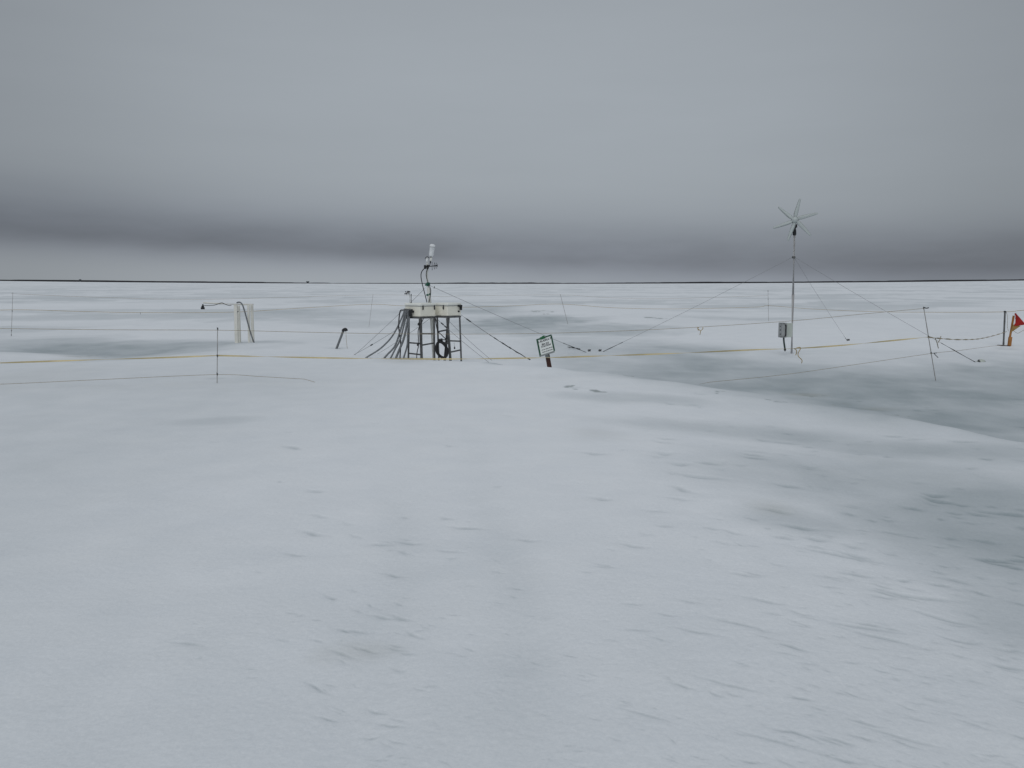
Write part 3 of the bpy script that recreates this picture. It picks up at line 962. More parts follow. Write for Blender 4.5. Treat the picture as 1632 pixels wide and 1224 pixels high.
k.box(ctr - du * (H2 - fw + .004) + nv * .0065, ru * (W2 - .004), du * fw * .8, nv * .008)
k.build('frame', 'signgreen', sign)
k = MB(); k.box(ctr - du * (H2 - .012) + nv * .016 - ru * .035, ru * .058, du * .024, nv * .012, .006)
k.box(ctr - du * (H2 + .012) + nv * .016 - ru * .015, ru * .03, du * .012, nv * .008, .004)
k.build('clip', 'clip', sign)
MB().box(ctr + du * (H2 - .014) + nv * .008, ru * (W2 - .01), du * .016, nv * .006).build('bottom_edge', 'ledge', sign)
pt = P(871.3, 560, YG + .05)
k = MB(); pd = (pt - pb).normalized(); pp = pb - pd * .35
mid = (pt + pp) / 2; sd = Vector((1, 0, 0)); sd = (sd - pd * sd.dot(pd)).normalized()
k.box(mid, sd * .047, pd.cross(sd) * .020, (pt - pp) / 2, .004)
k.build('stake', 'brown', sign)
k = MB(); kk = P(872.0, 567.5, YG - .0); k.box(kk, sd * .036, pd.cross(sd) * .024, pd * .030, .004); k.build('stake_bracket', 'ledge', sign)


def text_part(txt, centre, size, parent):
    cu = bpy.data.curves.new('lettering', 'FONT')
    cu.body = txt; cu.size = size; cu.align_x = 'CENTER'; cu.align_y = 'CENTER'; cu.extrude = .0008; cu.shear = .15
    cu.offset = 0.0016
    tmp = bpy.data.objects.new('tmp_text', cu); COL.objects.link(tmp)
    dg = bpy.context.evaluated_depsgraph_get()
    me = bpy.data.meshes.new_from_object(tmp.evaluated_get(dg))
    bpy.data.objects.remove(tmp)
    rot = Matrix((ru, -du, nv)).transposed()
    o = Vector(parent['_w'])
    rnd = random.Random(len(txt))
    for v in me.vertices:
        c = v.co
        c = Vector((c.x, c.y + .002 * math.sin(c.x * 60), c.z))
        v.co = rot @ c + centre - o
    me.materials.clear(); me.materials.append(M['ink'])
    ob = bpy.data.objects.new('lettering', me); COL.objects.link(ob); ob.parent = parent
    ob['_w'] = parent['_w']


for txt, fx, fy, sz in (('U ALASKA FB', .0, -.60, .062), ('SEA ICE', -.03, -.23, .050), ('STATION', .02, .02, .054)):
    text_part(txt, ctr + ru * (W2 * fx) + du * (H2 * fy) + nv * .0075, sz, sign)
# the last two handwritten lines are too small to read: ink strokes
for fy, xs0 in ((.36, (-.62, .66)), (.62, (-.60, .58))):
    k = MB(); x = xs0[0]
    while x < xs0[1]:
        w = random.uniform(.10, .24)
        pts = [ctr + ru * (W2 * (x + w * i / 10)) + du * (H2 * fy + .011 * math.sin(i * 2.4 + x * 7) + .004 * math.sin(i)) + nv * .0085 for i in range(11)]
        k.tube(pts, .0027, 4); x += w + .06
    k.build('handwriting', 'ink', sign)

# ------------------------------------------------------------------ wind turbine
tb = G(1261.6, 563.0)
YT = tb.y
mt = YT / F
tur = thing('wind_turbine', 'small six bladed wind turbine on a guyed grey pole', 'wind turbine', tuple(tb))
ptop = P(1266.2, 374, YT)
pd = (ptop - tb).normalized()
MB().tube([tb - pd * .4, tb.lerp(ptop, .5)], .037, 12).build('pole', 'galv', tur)
MB().tube([tb.lerp(ptop, .5), ptop], .031, 12).build('upper_pole', 'galv', tur)
MB().lathe(P(1264.9, 410, YT) - pd * .03, pd, [(0, .038), (.01, .045), (.05, .045), (.06, .038)], 10).build('guy_collar', 'steel', tur)
k = MB(); k.lathe(P(1266.1, 375, YT), pd, [(0, .036), (.02, .050), (.10, .046), (.16, .036), (.2, .034), (.22, .055)], 12)
k.build('yaw_tube', 'black', tur)
q = P(1266.5, 360.3, YT - .03)
ax = Vector((-.30, -.95, .05)).normalized()             # the rotor faces the camera and a little to the left
hubc = P(1264.0, 351.0, YT) + Vector((0, -.14, 0))
rx_ = ax.cross(Vector((0, 0, 1))).normalized()
if rx_.x < 0: rx_ = -rx_
rz_ = Vector((0, 0, 1)) - ax * ax.z; rz_.normalize()
MB().box(q, (.050, 0, 0), (0, .06, 0), (0, 0, .045), .008).build('nacelle', 'black', tur)
k = MB(); k.lathe(hubc - ax * .02, -ax, [(0, .088), (.02, .092), (.10, .090), (.13, .06), (.2, .045)], 20); k.build('generator', 'latch', tur)
k = MB(); k.lathe(hubc - ax * .02, ax, [(0, .084), (.02, .082), (.05, .066), (.075, .04), (.085, .005)], 20); k.build('hub', 'blade', tur)
for ang, ln in ((140, 33), (200, 34.5), (253, 34), (15, 35), (78, 33.5), (314, 35)):
    a = R(ang)
    d = rx_ * math.cos(a) + rz_ * math.sin(a)
    s = ax.cross(d)
    L_ = ln * mt
    st = []
    secs = ((.10, .05, 24), (.16, .09, 20), (.26, .106, 14), (.42, .098, 9), (.62, .082, 6), (.84, .064, 4), (.96, .046, 3), (1.0, .020, 3))
    vs = []
    for f, ch, tw in secs:
        c = hubc + d * (L_ * f) if f > .2 else hubc + d * (L_ * f)
        t = R(tw)
        e = s * math.cos(t) + ax * math.sin(t); nn = e.cross(d)
        for x, y in ((-.35, 0), (-.15, .045), (.2, .05), (.65, 0), (.2, -.03), (-.15, -.03)):
            vs.append(c + e * (ch * x) + nn * (ch * y * 1.6))
    fs = []
    for i in range(len(secs) - 1):
        for j in range(6):
            j2 = (j + 1) % 6
            fs.append((i * 6 + j, i * 6 + j2, i * 6 + 6 + j2, i * 6 + 6 + j))
    fs.append(tuple(reversed(range(6)))); fs.append(tuple(len(vs) - 6 + j for j in range(6)))
    MB().add(vs, fs, True).build('blade', 'blade', tur)
tail0 = hubc - ax * .20
taild = -ax
MB().tube([tail0, tail0 + taild * .55], .014, 8).build('tail_boom', 'galv', tur)
k = MB(); tc = tail0 + taild * .62
k.add([tc + taild * a + Vector((0, 0, z)) + rx_ * t for t in (-.003, .003) for a, z in ((-.10, -.06), (.16, -.12), (.20, .16), (-.06, .09))],
      [(3, 2, 1, 0), (4, 5, 6, 7), (0, 1, 5, 4), (1, 2, 6, 5), (2, 3, 7, 6), (3, 0, 4, 7)])
k.build('tail_fin', 'blade', tur)
gt = P(1264.9, 409, YT)
guy(tur, gt, sunk(G(955, 560.5)), .0034, .86, .009)
guy(tur, gt, sunk(G(1561, 577.5)), .0036, .80, .009)
guy(tur, gt, sunk(G(1352, 543)), .0034, .90, .008)
for u, v, lab in ((1561, 577, 'pale snowy lump with a dark loop anchoring the right guy rope'), (956, 560, 'dark rope anchor at the foot of the left turbine guy'),
                  (939, 560, 'dark rope end curling into the snow right of the sign'), (1352, 543, 'small dark peg holding the rear turbine guy')):
    q = G(u, v)
    t = thing('guy_anchor', lab, 'anchor', tuple(q), 'anchors of the guy ropes')
    k = MB()
    for a0 in (0, 1.3):
        k.tube([q + Vector((.035 * math.cos(a) + .01 * a0, .03 * math.sin(a0 + a), .022 + .028 * math.sin(a + a0))) for a in [i * .5 for i in range(14)]], .007, 6)
    k.build('rope_loop', 'rope', t)
    k = MB()
    k.tube([q + Vector((.02, 0, -.2)), q + Vector((-.015, 0, .05))], .014, 7)
    k.build('peg', 'steel', t)
    if u > 1500:
        k = MB(); n = 10; vs = []; fs = []
        for i in range(6):
            for j in range(n):
                a = 2 * math.pi * j / n; e = math.pi / 2 * i / 5
                rr = .10 * math.cos(e) * (1 + .25 * math.sin(3 * a + i)); vs.append(q + Vector((.06 + rr * math.cos(a), .04 + rr * .7 * math.sin(a), -.02 + .085 * math.sin(e))))
        for i in range(5):
            for j in range(n):
                fs.append((i * n + j, i * n + (j + 1) % n, i * n + n + (j + 1) % n, i * n + n + j))
        k.add(vs, fs, True).build('snow_lump', 'cabinet', t)
# rope curl in the snow right of the sign
o = MB().tube(smooth_path([P(905, 553, G(905, 555).y), P(918, 555, G(918, 557).y), P(925, 556.5, G(925, 558).y)], 6), [.013 + .005 * math.sin(i * 2) for i in range(13)], 6).build('rope', 'rope', None, tuple(G(915, 556)))
tag(o, 'short frayed dark rope lying above the snow just right of the sign', 'rope')

# control cabinet on the turbine pole
YB = YT - .12
mb_ = YB / F
q = P(1257, 537, YB)
cab = thing('control_cabinet', 'pale control cabinet with black strap and hose on the turbine pole', 'control cabinet', tuple(q))
MB().box(P(1256.8, 526.2, YB), (5.4 * mb_, 0, 0), (0, .05, 0), (0, 0, 11.2 * mb_), .006).build('panel', 'cabinet', cab)
MB().box(P(1247.3, 526.0, YB - .06), (4.3 * mb_, .02, 0), (-.02, .10, 0), (0, 0, 11.8 * mb_), .008).build('door_box', 'cabgrey', cab)
for v in (516, 537.0):
    MB().box(P(1247, v, YB - .17), (4.0 * mb_, 0, 0), (0, .006, 0), (0, 0, .006)).build('door_trim', 'black', cab)
for v in (520, 526, 532.5):
    MB().box(P(1243.6, v, YB - .17), (.009, 0, 0), (0, .012, 0), (0, 0, .016), .003).build('hinge', 'black', cab)
MB().tube(smooth_path([P(1251.6, 517.5, YB - .16), P(1252.6, 519, YB - .16), P(1252.5, 527, YB - .16), P(1252.2, 534, YB - .16), P(1251.0, 535.8, YB - .16)], 5), .018, 8).build('strap', 'black', cab)
MB().tube(smooth_path([P(1249, 537, YB - .08), P(1249.4, 545, YB - .08), P(1251, 556, YB - .08)], 6), .023, 9).build('hose', 'hose', cab)
MB().lathe(P(1251, 556, YB - .08) + Vector((0, 0, .005)), (.08, 0, -1), [(0, .025), (.01, .034), (.035, .030), (.075, .006)], 9).build('hose_plug', 'black', cab)

# ------------------------------------------------------------------ white frame with sensor arm
fb = G(376.5, 546.5)
YF = fb.y
mf = YF / F
fr = thing('sensor_frame', 'white post frame with a long arm holding a small dark downward sensor', 'sensor frame', tuple(fb))


def fpost(u0, v0, u1, v1, w, dy):
    a, b = P(u0, v0, YF + dy), P(u1, v1, YF + dy)
    b = b - Vector((0, 0, .35))
    d = (b - a) / 2
    MB().box((a + b) / 2, (w * mf / 2, 0, 0), (0, .035, 0), d, .004).build('post', 'wpost', fr)


fpost(375.6, 486.5, 377.0, 546.5, 5.0, 0)
fpost(380.4, 487.5, 382.2, 546, 3.2, .28)
fpost(395.8, 486.5, 397.2, 545, 3.2, .05)
fpost(401.3, 486.5, 403.0, 540, 4.0, .40)
k = MB(); k.box((P(374, 485.3, YF) + P(403.5, 485.3, YF + .30)) / 2, (P(403.5, 485.3, YF + .30) - P(374, 485.3, YF)) / 2, (0, .05, 0), (0, 0, .022), .004)
k.build('crossbar', 'wpost', fr)
MB().tube([P(380, 485, YF + .1), P(350, 484.0, YF), P(323.5, 482.5, YF - .15)], [.024, .022, .020], 9).build('arm', 'wpost', fr)
MB().tube(smooth_path([P(324.5, 487, YF - .15), P(334, 487, YF - .1), P(343, 486.0, YF - .05), P(353, 482.6, YF - .03), P(358, 484.5, YF - .03), P(364, 486.6, YF - .03), P(369, 486.4, YF)], 6), .009, 6).build('sensor_cable', 'rubber', fr)
k = MB(); q = P(323.2, 491.3, YF - .15)
k.box(q, (2.6 * mf, 0, 0), (0, .04, 0), (0, 0, 1.6 * mf), .008); k.box(q + Vector((0, 0, 2.8 * mf)), (1.7 * mf, 0, 0), (0, .03, 0), (0, 0, 1.2 * mf), .006)
k.box(q + Vector((.3 * mf, 0, 5.2 * mf)), (.8 * mf, 0, 0), (0, .02, 0), (0, 0, 1.4 * mf), .004)
k.build('sensor_head', 'black', fr)
q = P(379.4, 496.7, YF - .06); MB().lathe(q, (0, -1, 0), [(0, .016), (.03, .016)], 8).build('bolt', 'black', fr)
o = MB().tube(smooth_path([P(377.2, 482.6, YF - .05), P(381.5, 481.7, YF - .05), P(386.2, 485.5, YF - .07), P(391, 500, YF - .08), P(397, 522, YF - .1), P(402.5, 540, YF - .12), P(406.3, 549.2, YF - .12), P(409, 554, YF - .12)], 8), .021, 8).build('conduit', 'conduit', None, tuple(G(406.3, 549.3)))
tag(o, 'single dark conduit arching over the white frame down to the snow', 'cable')

# ------------------------------------------------------------------ tilted black pipe
pb = G(536.5, 556)
YP = pb.y
a = P(536.2, 556, YP); b = P(547.0, 527.5, YP)
d = (b - a).normalized()
pip = thing('vent_pipe', 'tilted black ribbed pipe with elbow cap sticking out of the snow', 'pipe', tuple(pb))
n = 46
pts = [a - d * .3 + (b - a + d * .3) * (i / n) for i in range(n + 1)]
MB().tube(pts, [.034 if i % 2 else .029 for i in range(n + 1)], 10).build('ribbed_pipe', 'conduit', pip)
k = MB(); k.tube(smooth_path([b - d * .01, b + d * .03, b + d * .045 + Vector((.05, 0, .005)), b + d * .03 + Vector((.085, 0, -.03))], 5), .043, 10); k.build('elbow_cap', 'black', pip)
MB().tube(smooth_path([P(551.2, 529, YP), P(552.3, 545, YP), P(553.6, 555.5, YP), P(554, 558, YP)], 5), .005, 5).build('hanging_cord', 'cord', pip)

# ------------------------------------------------------------------ fences of stakes and cord
def stake(base_uv, top_uv, r, label, material='bamboo', knots=(), Yadd=0.0):
    g = G(*base_uv)
    top = P(top_uv[0], top_uv[1], g.y + Yadd)
    d = (top - g).normalized()
    t = thing('stake', label, 'stake', tuple(g), 'thin stakes of the rope fence')
    n = 12
    pts = [(g - d * .25).lerp(top, i / n) for i in range(n + 1)]
    MB().tube(pts, [r * (1.0 + .12 * (i % 3 == 0)) for i in range(n + 1)], 7).build('rod', material, t)
    for f in knots:
        q = g.lerp(top, f)
        k = MB(); k.tube([q + Vector((r * 1.5 * math.cos(a * 1.3), r * 1.5 * math.sin(a * 1.3), .003 * a - .02)) for a in range(14)], .0055, 5)
        k.build('knot', 'rope', t)
    return t, g, top


s1, g1, t1 = stake((346, 611), (346.8, 522.5), .0062, 'thin upright stake nearest the camera on the left, with three cords tied to it', 'bamboo', (.985, .50, .17))
s2, g2, t2 = stake((1491.3, 607), (1472, 489.5), .0075, 'leaning stake on the right between the turbine and the red flag', 'bamboo', (.99, .60, .38))
s3, g3, t3 = stake((18, 536), (20.5, 466), .0062, 'faint upright stake near the left edge with a dark knot low down', 'bamboo', (.58, .03, .13))
s4, g4, t4 = stake((588, 521), (594.5, 469), .0055, 'very faint thin stake just left of the white boxes in the distance', 'bamboo')
s5, g5, t5 = stake((905, 516.5), (893, 469), .0085, 'thin leaning stake in the distance beyond the sign', 'bamboo')
s6, g6, t6 = stake((1225, 512), (1224, 462), .0075, 'thin far stake just left of the turbine control cabinet', 'bamboo', (.96, .7, .50))
s7, g7, t7 = stake((1599.2, 551.5), (1601.8, 495.5), .024, 'thick grey upright stake beside the red flag post', 'steel', (.98,))
# end of the front fence, outside the frame on the left
gL = Vector((-13.2, 13.2, hz(-13.2, 13.2)))
A_, B_ = Vector((g1.x, g1.y, 0)), Vector((g2.x, g2.y, 0))
OFFL = Vector((g1.x - 9, g1.y - 0.4, 0))


def run(segs, n=10):
    """segs: list of ((u,v) list, plan A, plan B)"""
    out = []
    for uv, A, B in segs:
        pts = [on_line(u, v, A, B) for u, v in uv]
        if out: pts = pts[1:]
        out += pts
    return smooth_path(out, n)


LEFT0 = Vector((g1.x - 9, g1.y - 2.4, 0))
RIGHT0 = Vector((g7.x, g7.y, 0))
FENCE = 'cords and tape of the rope fence'
top_run = run([([(-160, 522), (0, 523.6), (180, 525.6), (346, 526.2)], LEFT0, A_),
               ([(346, 526.2), (470, 529), (600, 531.6), (730, 532.4), (860, 531.4), (1000, 527), (1115, 521.2), (1262, 511.3), (1380, 500), (1472.5, 491.6)], A_, B_)])
t = thing('cord', 'topmost thin cord of the near rope fence, running behind the sign', 'cord', tuple(A_), FENCE)
MB().tube(top_run, .0038, 5).build('strand', 'cord', t)
k = MB(); q = on_line(1114, 521.5, A_, B_)
k.tube(smooth_path([q, q + Vector((-.02, 0, -.03)), q + Vector((.03, 0, -.07)), q + Vector((.02, 0, -.14))], 5), .006, 5); k.ribbon([q + Vector((-.03, 0, .0)), q + Vector((-.01, 0, -.06))], .035, 2); k.tube(smooth_path([q + Vector((.03, 0, -.07)), q + Vector((.07, 0, -.03)), q + Vector((.07, 0, .0))], 5), .006, 5)
k.build('tied_scrap', 'ycord', t)
k = MB(); k.tube(smooth_path([t2, t2 + Vector((.05, 0, -.02)), t2 + Vector((.10, 0, -.01))], 4), .010, 5); k.build('loose_end', 'rope', t)

tape_l = run([([(-160, 584), (0, 578.4), (150, 573.4), (260, 570), (346, 566.6)], LEFT0, A_)], 26)
tape_m = run([([(346, 566.6), (430, 568.5), (520, 570.4), (620, 571.8), (740, 572), (870, 570), (960, 567.2), (1080, 563), (1200, 557.5), (1270, 555.2), (1340, 550.5), (1420, 543), (1479, 537.2)], A_, B_)], 22)
tape_r = run([([(1479, 537.2), (1500, 539.5), (1530, 541.3), (1560, 540), (1585, 534.5), (1604, 528.5)], B_, RIGHT0)], 16)
t = thing('barrier_tape', 'twisted yellow barrier tape strung across the near fence in front of the stands', 'barrier tape', tuple(A_), FENCE)
MB().ribbon(tape_l, .026, 2.0, .0016, .3).build('tape', 'tape', t)
MB().ribbon(tape_m, .026, 2.1, .0016, .9).build('tape', 'tape', t)
MB().ribbon(tape_r, .026, 3.2, .0016, .4).build('tape', 'cord', t)
k = MB()
for pts in ([(1266, 555.8), (1269, 558), (1269.5, 562), (1268, 566)], [(1268, 555), (1274.5, 553.5), (1275.5, 556), (1272, 563), (1272.5, 568), (1278, 574), (1277.5, 579)]):
    w = [on_line(u, v, A_, B_) for u, v in pts]; k.tube(smooth_path(w, 6), .0075, 5)
k.build('loose_end', 'ycord', t)
k = MB()
for pts in ([(1490, 538.5), (1493, 545), (1495.5, 555)], [(1495, 546), (1498, 541), (1499.5, 536)]):
    w = [on_line(u, v, B_, RIGHT0) for u, v in pts]; k.tube(smooth_path(w, 6), .0075, 5)
k.build('loose_end', 'cord', t)

low = run([([(-160, 617), (0, 612.3), (180, 604), (346, 597)], LEFT0, A_), ([(346, 597), (420, 600.5), (485, 604.2)], A_, B_)])
e = low[-1]; e2 = on_line(520, 606, A_, B_); e2.z = hz(e2.x, e2.y) - .06
t = thing('cord', 'lowest thin cord of the near rope fence on the left, vanishing into the snow', 'cord', tuple(A_), FENCE)
MB().tube(low + [e2], .0036, 5).build('strand', 'cord', t)
low2 = run([([(1130, 609.2), (1250, 597), (1370, 580), (1485.5, 563.2)], A_, B_), ([(1485.5, 563.2), (1530, 558.5), (1570, 553), (1600, 549.5)], B_, RIGHT0)])
s0 = on_line(1095, 612, A_, B_); s0.z = hz(s0.x, s0.y) - .06
t = thing('cord', 'lowest thin cord of the near rope fence on the right, rising from the snow', 'cord', tuple(B_), FENCE)
MB().tube([s0] + low2, .0036, 5).build('strand', 'cord', t)
k = MB(); w = [on_line(u, v, A_, B_) for u, v in ((1486, 563), (1493, 562.5), (1489, 563.5), (1495, 570))]; k.tube(smooth_path(w, 5), .007, 5); k.build('loose_end', 'rope', t)

pl = [Vector((g.x, g.y, 0)) for g in (g3, g4, g5, g6, g7)]
LB = Vector((pl[0].x - 9, pl[0].y - 3, 0)); RB = Vector((pl[4].x + 6, pl[4].y + .5, 0))
back = run([([(-120, 500), (18, 493.8)], LB, pl[0]), ([(18, 493.8), (130, 496.4), (225, 498.2), (370, 497.4), (480, 491), (589, 485)], pl[0], pl[1]),
            ([(589, 485), (645, 487.6), (740, 489.6), (820, 487.3), (893, 484.6)], pl[1], pl[2]), ([(893, 484.6), (980, 490.6), (1080, 492.3), (1205, 489.3), (1224, 487)], pl[2], pl[3]),
            ([(1224, 487), (1290, 492.2), (1390, 496.6), (1500, 497.6), (1601.5, 497)], pl[3], pl[4]), ([(1601.5, 497), (1632, 494.5), (1720, 492)], pl[4], RB)], 8)
t = thing('cord', 'ochre cord of the far rope fence joining the distant stakes', 'cord', tuple(pl[0]), FENCE)
MB().tube(back, .0065, 5).build('strand', 'ycord', t)
k = MB(); q = on_line(223.5, 498.2, pl[0], pl[1]); k.tube([q, q + Vector((.01, 0, -.06))], .012, 5); k.build('loose_end', 'rope', t)
backt = run([([(18, 468), (150, 473.5), (330, 477), (594, 470)], pl[0], pl[1]), ([(594, 470), (700, 472.5), (740, 471.5), (893, 470)], pl[1], pl[2]),
             ([(893, 470), (960, 474), (1060, 476), (1224, 471)], pl[2], pl[3])], 8)
t = thing('cord', 'very thin top cord of the far rope fence, faint below the horizon', 'cord', tuple(pl[1]), FENCE)
MB().tube(backt, .0040, 5).build('strand', 'cord', t)
o = MB().tube(smooth_path([t7, t7 + Vector((.05, 0, -.06)), t7 + Vector((.09, 0, -.22)), t7 + Vector((.10, 0, -.45)), t7 + Vector((.14, 0, -.60))], 6), .005, 5).build('cord', 'cord', None, tuple(t7))
tag(o, 'loose grey cord dangling from the top of the thick stake beside the flag', 'cord')

# ------------------------------------------------------------------ flag post
fb = G(1607.8, 551.5)
YQ = fb.y
fl = thing('flag_post', 'orange wooden post with a red pennant at the right edge', 'flag post', tuple(fb))


def slab(pts, th, name, m, parent, dy=0.0):
    """solid plate with the given outline"""
    f = [P(u, v, YQ + dy) for u, v in pts]
    n = len(f)
    bk = [p + Vector((0, th, 0)) for p in f]
    MB().add(f + bk, [tuple(range(n)), tuple(reversed(range(n, 2 * n)))] + [(i, n + i, n + (i + 1) % n, (i + 1) % n) for i in range(n)]).build(name, m, parent)


low_ = P(1607.6, 551.5, YQ) - Vector((0, 0, .3))
MB().box((P(1610.3, 537, YQ) + low_) / 2, (.046, 0, 0), (0, .03, 0), (P(1610.3, 537, YQ) - low_) / 2, .005).build('post', 'orange', fl)
MB().box((P(1615.6, 503, YQ + .02) + P(1609.5, 538, YQ + .02)) / 2, (.026, 0, 0), (0, .018, 0), (P(1615.6, 503, YQ + .02) - P(1609.5, 538, YQ + .02)) / 2, .004).build('upper_post', 'orange', fl)


def cloth(A, B, C, name, m, dy, amp):
    """rippling triangular cloth with thickness"""
    vs, fs = [], []
    n = 9
    for side in (0, 1):
        for i in range(n + 1):
            for j in range(n + 1):
                s = i / n; t_ = j / n
                a = (A[0] + (C[0] - A[0]) * s, A[1] + (C[1] - A[1]) * s); b = (B[0] + (C[0] - B[0]) * s, B[1] + (C[1] - B[1]) * s)
                u, v = a[0] + (b[0] - a[0]) * t_, a[1] + (b[1] - a[1]) * t_
                vs.append(P(u, v, YQ + dy + amp * math.sin(s * 5 + t_ * 2) + side * .006))
    m1 = (n + 1) ** 2
    for i in range(n):
        for j in range(n):
            a = i * (n + 1) + j
            fs.append((a, a + 1, a + n + 2, a + n + 1)); fs.append((m1 + a, m1 + a + n + 1, m1 + a + n + 2, m1 + a + 1))
    for i in range(n):
        for e in (lambda q: q * (n + 1), lambda q: q * (n + 1) + n):
            fs.append((e(i), e(i + 1), m1 + e(i + 1), m1 + e(i)))
        fs.append((i, i + 1, m1 + i + 1, m1 + i))
    MB().add(vs, fs, True).build(name, m, fl)


cloth((1619, 499), (1616.4, 519.5), (1635, 517.5), 'pennant', 'red', -.06, .03)
cloth((1616.5, 500), (1619.5, 498.5), (1619.5, 506), 'pennant_hem', 'red', -.07, .005)
cloth((1614.3, 517), (1609.8, 531), (1627, 519.2), 'lower_pennant', 'tan', -.04, .02)
slab([(1616.6, 509), (1618.4, 508.5), (1618.0, 515.5), (1616.0, 515.8)], .006, 'white_patch', 'frost', fl, -.10)
o = MB().tube(smooth_path([P(1615, 527, YQ), P(1622, 531, YQ), P(1630, 527, YQ), P(1640, 523, YQ)], 6), .006, 5).build('cord', 'cord', None, tuple(P(1615, 527, YQ)))
tag(o, 'loose cord sagging right from the middle of the orange flag post', 'cord')
q = G(1600, 551)
o = MB().tube(smooth_path([G(1590, 550.5) + Vector((0, 0, .01)), G(1596, 551.3) + Vector((0, 0, .012)), G(1604, 551.6) + Vector((0, 0, .01)), G(1610, 552) + Vector((0, 0, .01))], 5), .013, 6).build('cord', 'brown', None, tuple(q))
tag(o, 'brown cord lying on the snow at the foot of the flag post', 'cord')

# drop bookkeeping properties
for o in bpy.data.objects:
    for key in ('_w', '_top'):
        if key in o: del o[key]

# ------------------------------------------------------------------ world: a low overcast deck over a Nishita sky
SUN_EL, SUN_AZ = R(52), R(200)        # azimuth clockwise from +Y
w = bpy.data.worlds.new('World'); scene.world = w; w.use_nodes = True
n, l = w.node_tree.nodes, w.node_tree.links
n.clear()
out = n.new('ShaderNodeOutputWorld'); bg = n.new('ShaderNodeBackground'); bg.inputs['Strength'].default_value = 0.1
l.new(bg.outputs[0], out.inputs[0])
sky = n.new('ShaderNodeTexSky'); sky.sky_type = 'NISHITA'; sky.sun_disc = False
sky.sun_elevation = SUN_EL; sky.sun_rotation = SUN_AZ
tc = n.new('ShaderNodeTexCoord')
sep = n.new('ShaderNodeSeparateXYZ'); l.new(tc.outputs['Generated'], sep.inputs[0])


def mth(op, a, b=None, c=None, clamp=False):
    k = n.new('ShaderNodeMath'); k.operation = op; k.use_clamp = clamp
    for i, q in enumerate((a, b, c)):
        if q is None: continue
        if isinstance(q, (int, float)): k.inputs[i].default_value = q
        else: l.new(q, k.inputs[i])
    return k.outputs[0]


def mrange(v, a, b, c, d, smooth=True):
    k = n.new('ShaderNodeMapRange'); k.interpolation_type = 'SMOOTHSTEP' if smooth else 'LINEAR'
    l.new(v, k.inputs[0])
    for i, q in enumerate((a, b, c, d)): k.inputs[1 + i].default_value = q
    return k.outputs[0]


sx, sy, sz = sep.outputs[0], sep.outputs[1], sep.outputs[2]
mp = n.new('ShaderNodeMapping'); mp.inputs['Scale'].default_value = (2.2, 2.2, 16)
l.new(tc.outputs['Generated'], mp.inputs['Vector'])
nz = n.new('ShaderNodeTexNoise'); nz.inputs['Scale'].default_value = 1.6; nz.inputs['Detail'].default_value = 3; nz.inputs['Roughness'].default_value = .5
l.new(mp.outputs[0], nz.inputs['Vector'])
nf = mth('SUBTRACT', nz.outputs['Fac'], 0.5)
mp2 = n.new('ShaderNodeMapping'); mp2.inputs['Scale'].default_value = (5, 5, 22); mp2.inputs['Location'].default_value = (3, 1, 2)
l.new(tc.outputs['Generated'], mp2.inputs['Vector'])
nz2 = n.new('ShaderNodeTexNoise'); nz2.inputs['Scale'].default_value = 1.3; nz2.inputs['Detail'].default_value = 5; nz2.inputs['Roughness'].default_value = .55
l.new(mp2.outputs[0], nz2.inputs['Vector'])
nf2 = mth('SUBTRACT', nz2.outputs['Fac'], 0.5)
elev = mth('MULTIPLY', mth('ARCSINE', sz), 57.2958)
elev = mth('ADD', elev, mth('MULTIPLY', nf, 0.6))
# height of the dark cloud band, falling from left to right
s2 = mth('MULTIPLY', sx, sx)
bc = mth('ADD', mth('MULTIPLY_ADD', sx, -1.9, 1.72), mth('MULTIPLY', s2, 1.4))
dlt = mth('SUBTRACT', elev, bc)
sig_lo = mrange(sx, -0.3, 0.45, 1.35, 2.0)
below = mth('DIVIDE', mth('MINIMUM', dlt, 0), sig_lo)
above = mth('DIVIDE', mth('MAXIMUM', dlt, 0), 2.7)
gs = mth('POWER', 2.71828, mth('MULTIPLY', mth('ADD', mth('MULTIPLY', below, below), mth('MULTIPLY', above, above)), -1))
slow = mth('POWER', 2.71828, mth('DIVIDE', mth('MAXIMUM', dlt, 0), -4.5))
slow = mth('MULTIPLY', slow, mrange(dlt, -1.2, 0.2, 0, 1))
dark = mth('SUBTRACT', 1.0, mth('ADD', mth('MULTIPLY', gs, mth('MULTIPLY_ADD', nf2, 0.30, 0.34)), mth('MULTIPLY', slow, 0.16)))
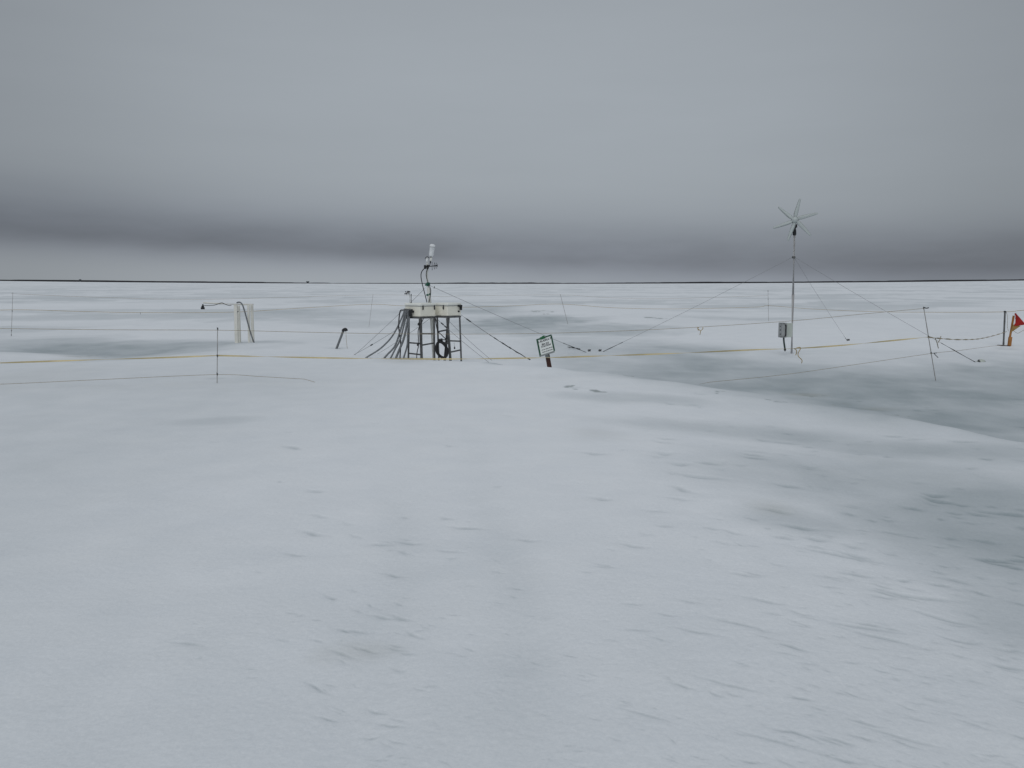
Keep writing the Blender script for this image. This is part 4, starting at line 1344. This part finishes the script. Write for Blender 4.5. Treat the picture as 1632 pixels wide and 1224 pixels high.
# brightness against elevation
v1 = mrange(elev, 12, 22, 0.0, -0.03)
v2 = mrange(elev, 22, 90, 0.0, 0.21)
lum = mth('ADD', 0.385, mth('ADD', v1, v2))
lum = mth('MULTIPLY', lum, mth('MULTIPLY_ADD', nf, 0.05, 1.0))
lum = mth('MULTIPLY', lum, dark)
lum = mth('MULTIPLY', lum, mrange(s2, 0.0, 0.30, 1.0, 0.76))
lum = mth('MULTIPLY', lum, mth('MULTIPLY_ADD', nf2, 0.05, 1.0))
# extra sky glow added behind the camera to light the box fronts
lum = mth('MULTIPLY', lum, mrange(sy, -0.15, -0.9, 1.0, 1.45))
lum = mth('MULTIPLY', lum, 10.0)
tint = n.new('ShaderNodeMix'); tint.data_type = 'RGBA'
l.new(gs, tint.inputs[0]); tint.inputs[6].default_value = (0.915, 1.0, 1.085, 1); tint.inputs[7].default_value = (0.90, 0.99, 1.16, 1)
cl = n.new('ShaderNodeVectorMath'); cl.operation = 'SCALE'; l.new(tint.outputs[2], cl.inputs[0]); l.new(lum, cl.inputs['Scale'])
mx = n.new('ShaderNodeMix'); mx.data_type = 'RGBA'; mx.inputs[0].default_value = 0.97
l.new(sky.outputs[0], mx.inputs[6]); l.new(cl.outputs[0], mx.inputs[7])
l.new(mx.outputs[2], bg.inputs['Color'])

sd = bpy.data.lights.new('overcast_sun', 'SUN'); sd.energy = 0.6; sd.angle = R(60); sd.color = (1.0, 0.975, 0.94)
so = bpy.data.objects.new('overcast_sun', sd); COL.objects.link(so)
dirv = Vector((math.sin(SUN_AZ) * math.cos(SUN_EL), math.cos(SUN_AZ) * math.cos(SUN_EL), math.sin(SUN_EL)))
so.rotation_euler = dirv.to_track_quat('Z', 'Y').to_euler(); so.location = dirv * 60

# ------------------------------------------------------------------ camera
cd = bpy.data.cameras.new('camera'); cam = bpy.data.objects.new('camera', cd); COL.objects.link(cam)
cd.sensor_width = 36; cd.lens = 36 * F / 1632; cd.clip_start = 0.05; cd.clip_end = 60000
cam.location = (0, 0, EYE); cam.rotation_euler = (math.pi / 2 - PITCH, 0, 0)
scene.camera = cam
vs_ = scene.view_settings
vs_.view_transform = 'Standard'; vs_.look = 'None'; vs_.exposure = 0; vs_.gamma = 1; vs_.use_curve_mapping = False
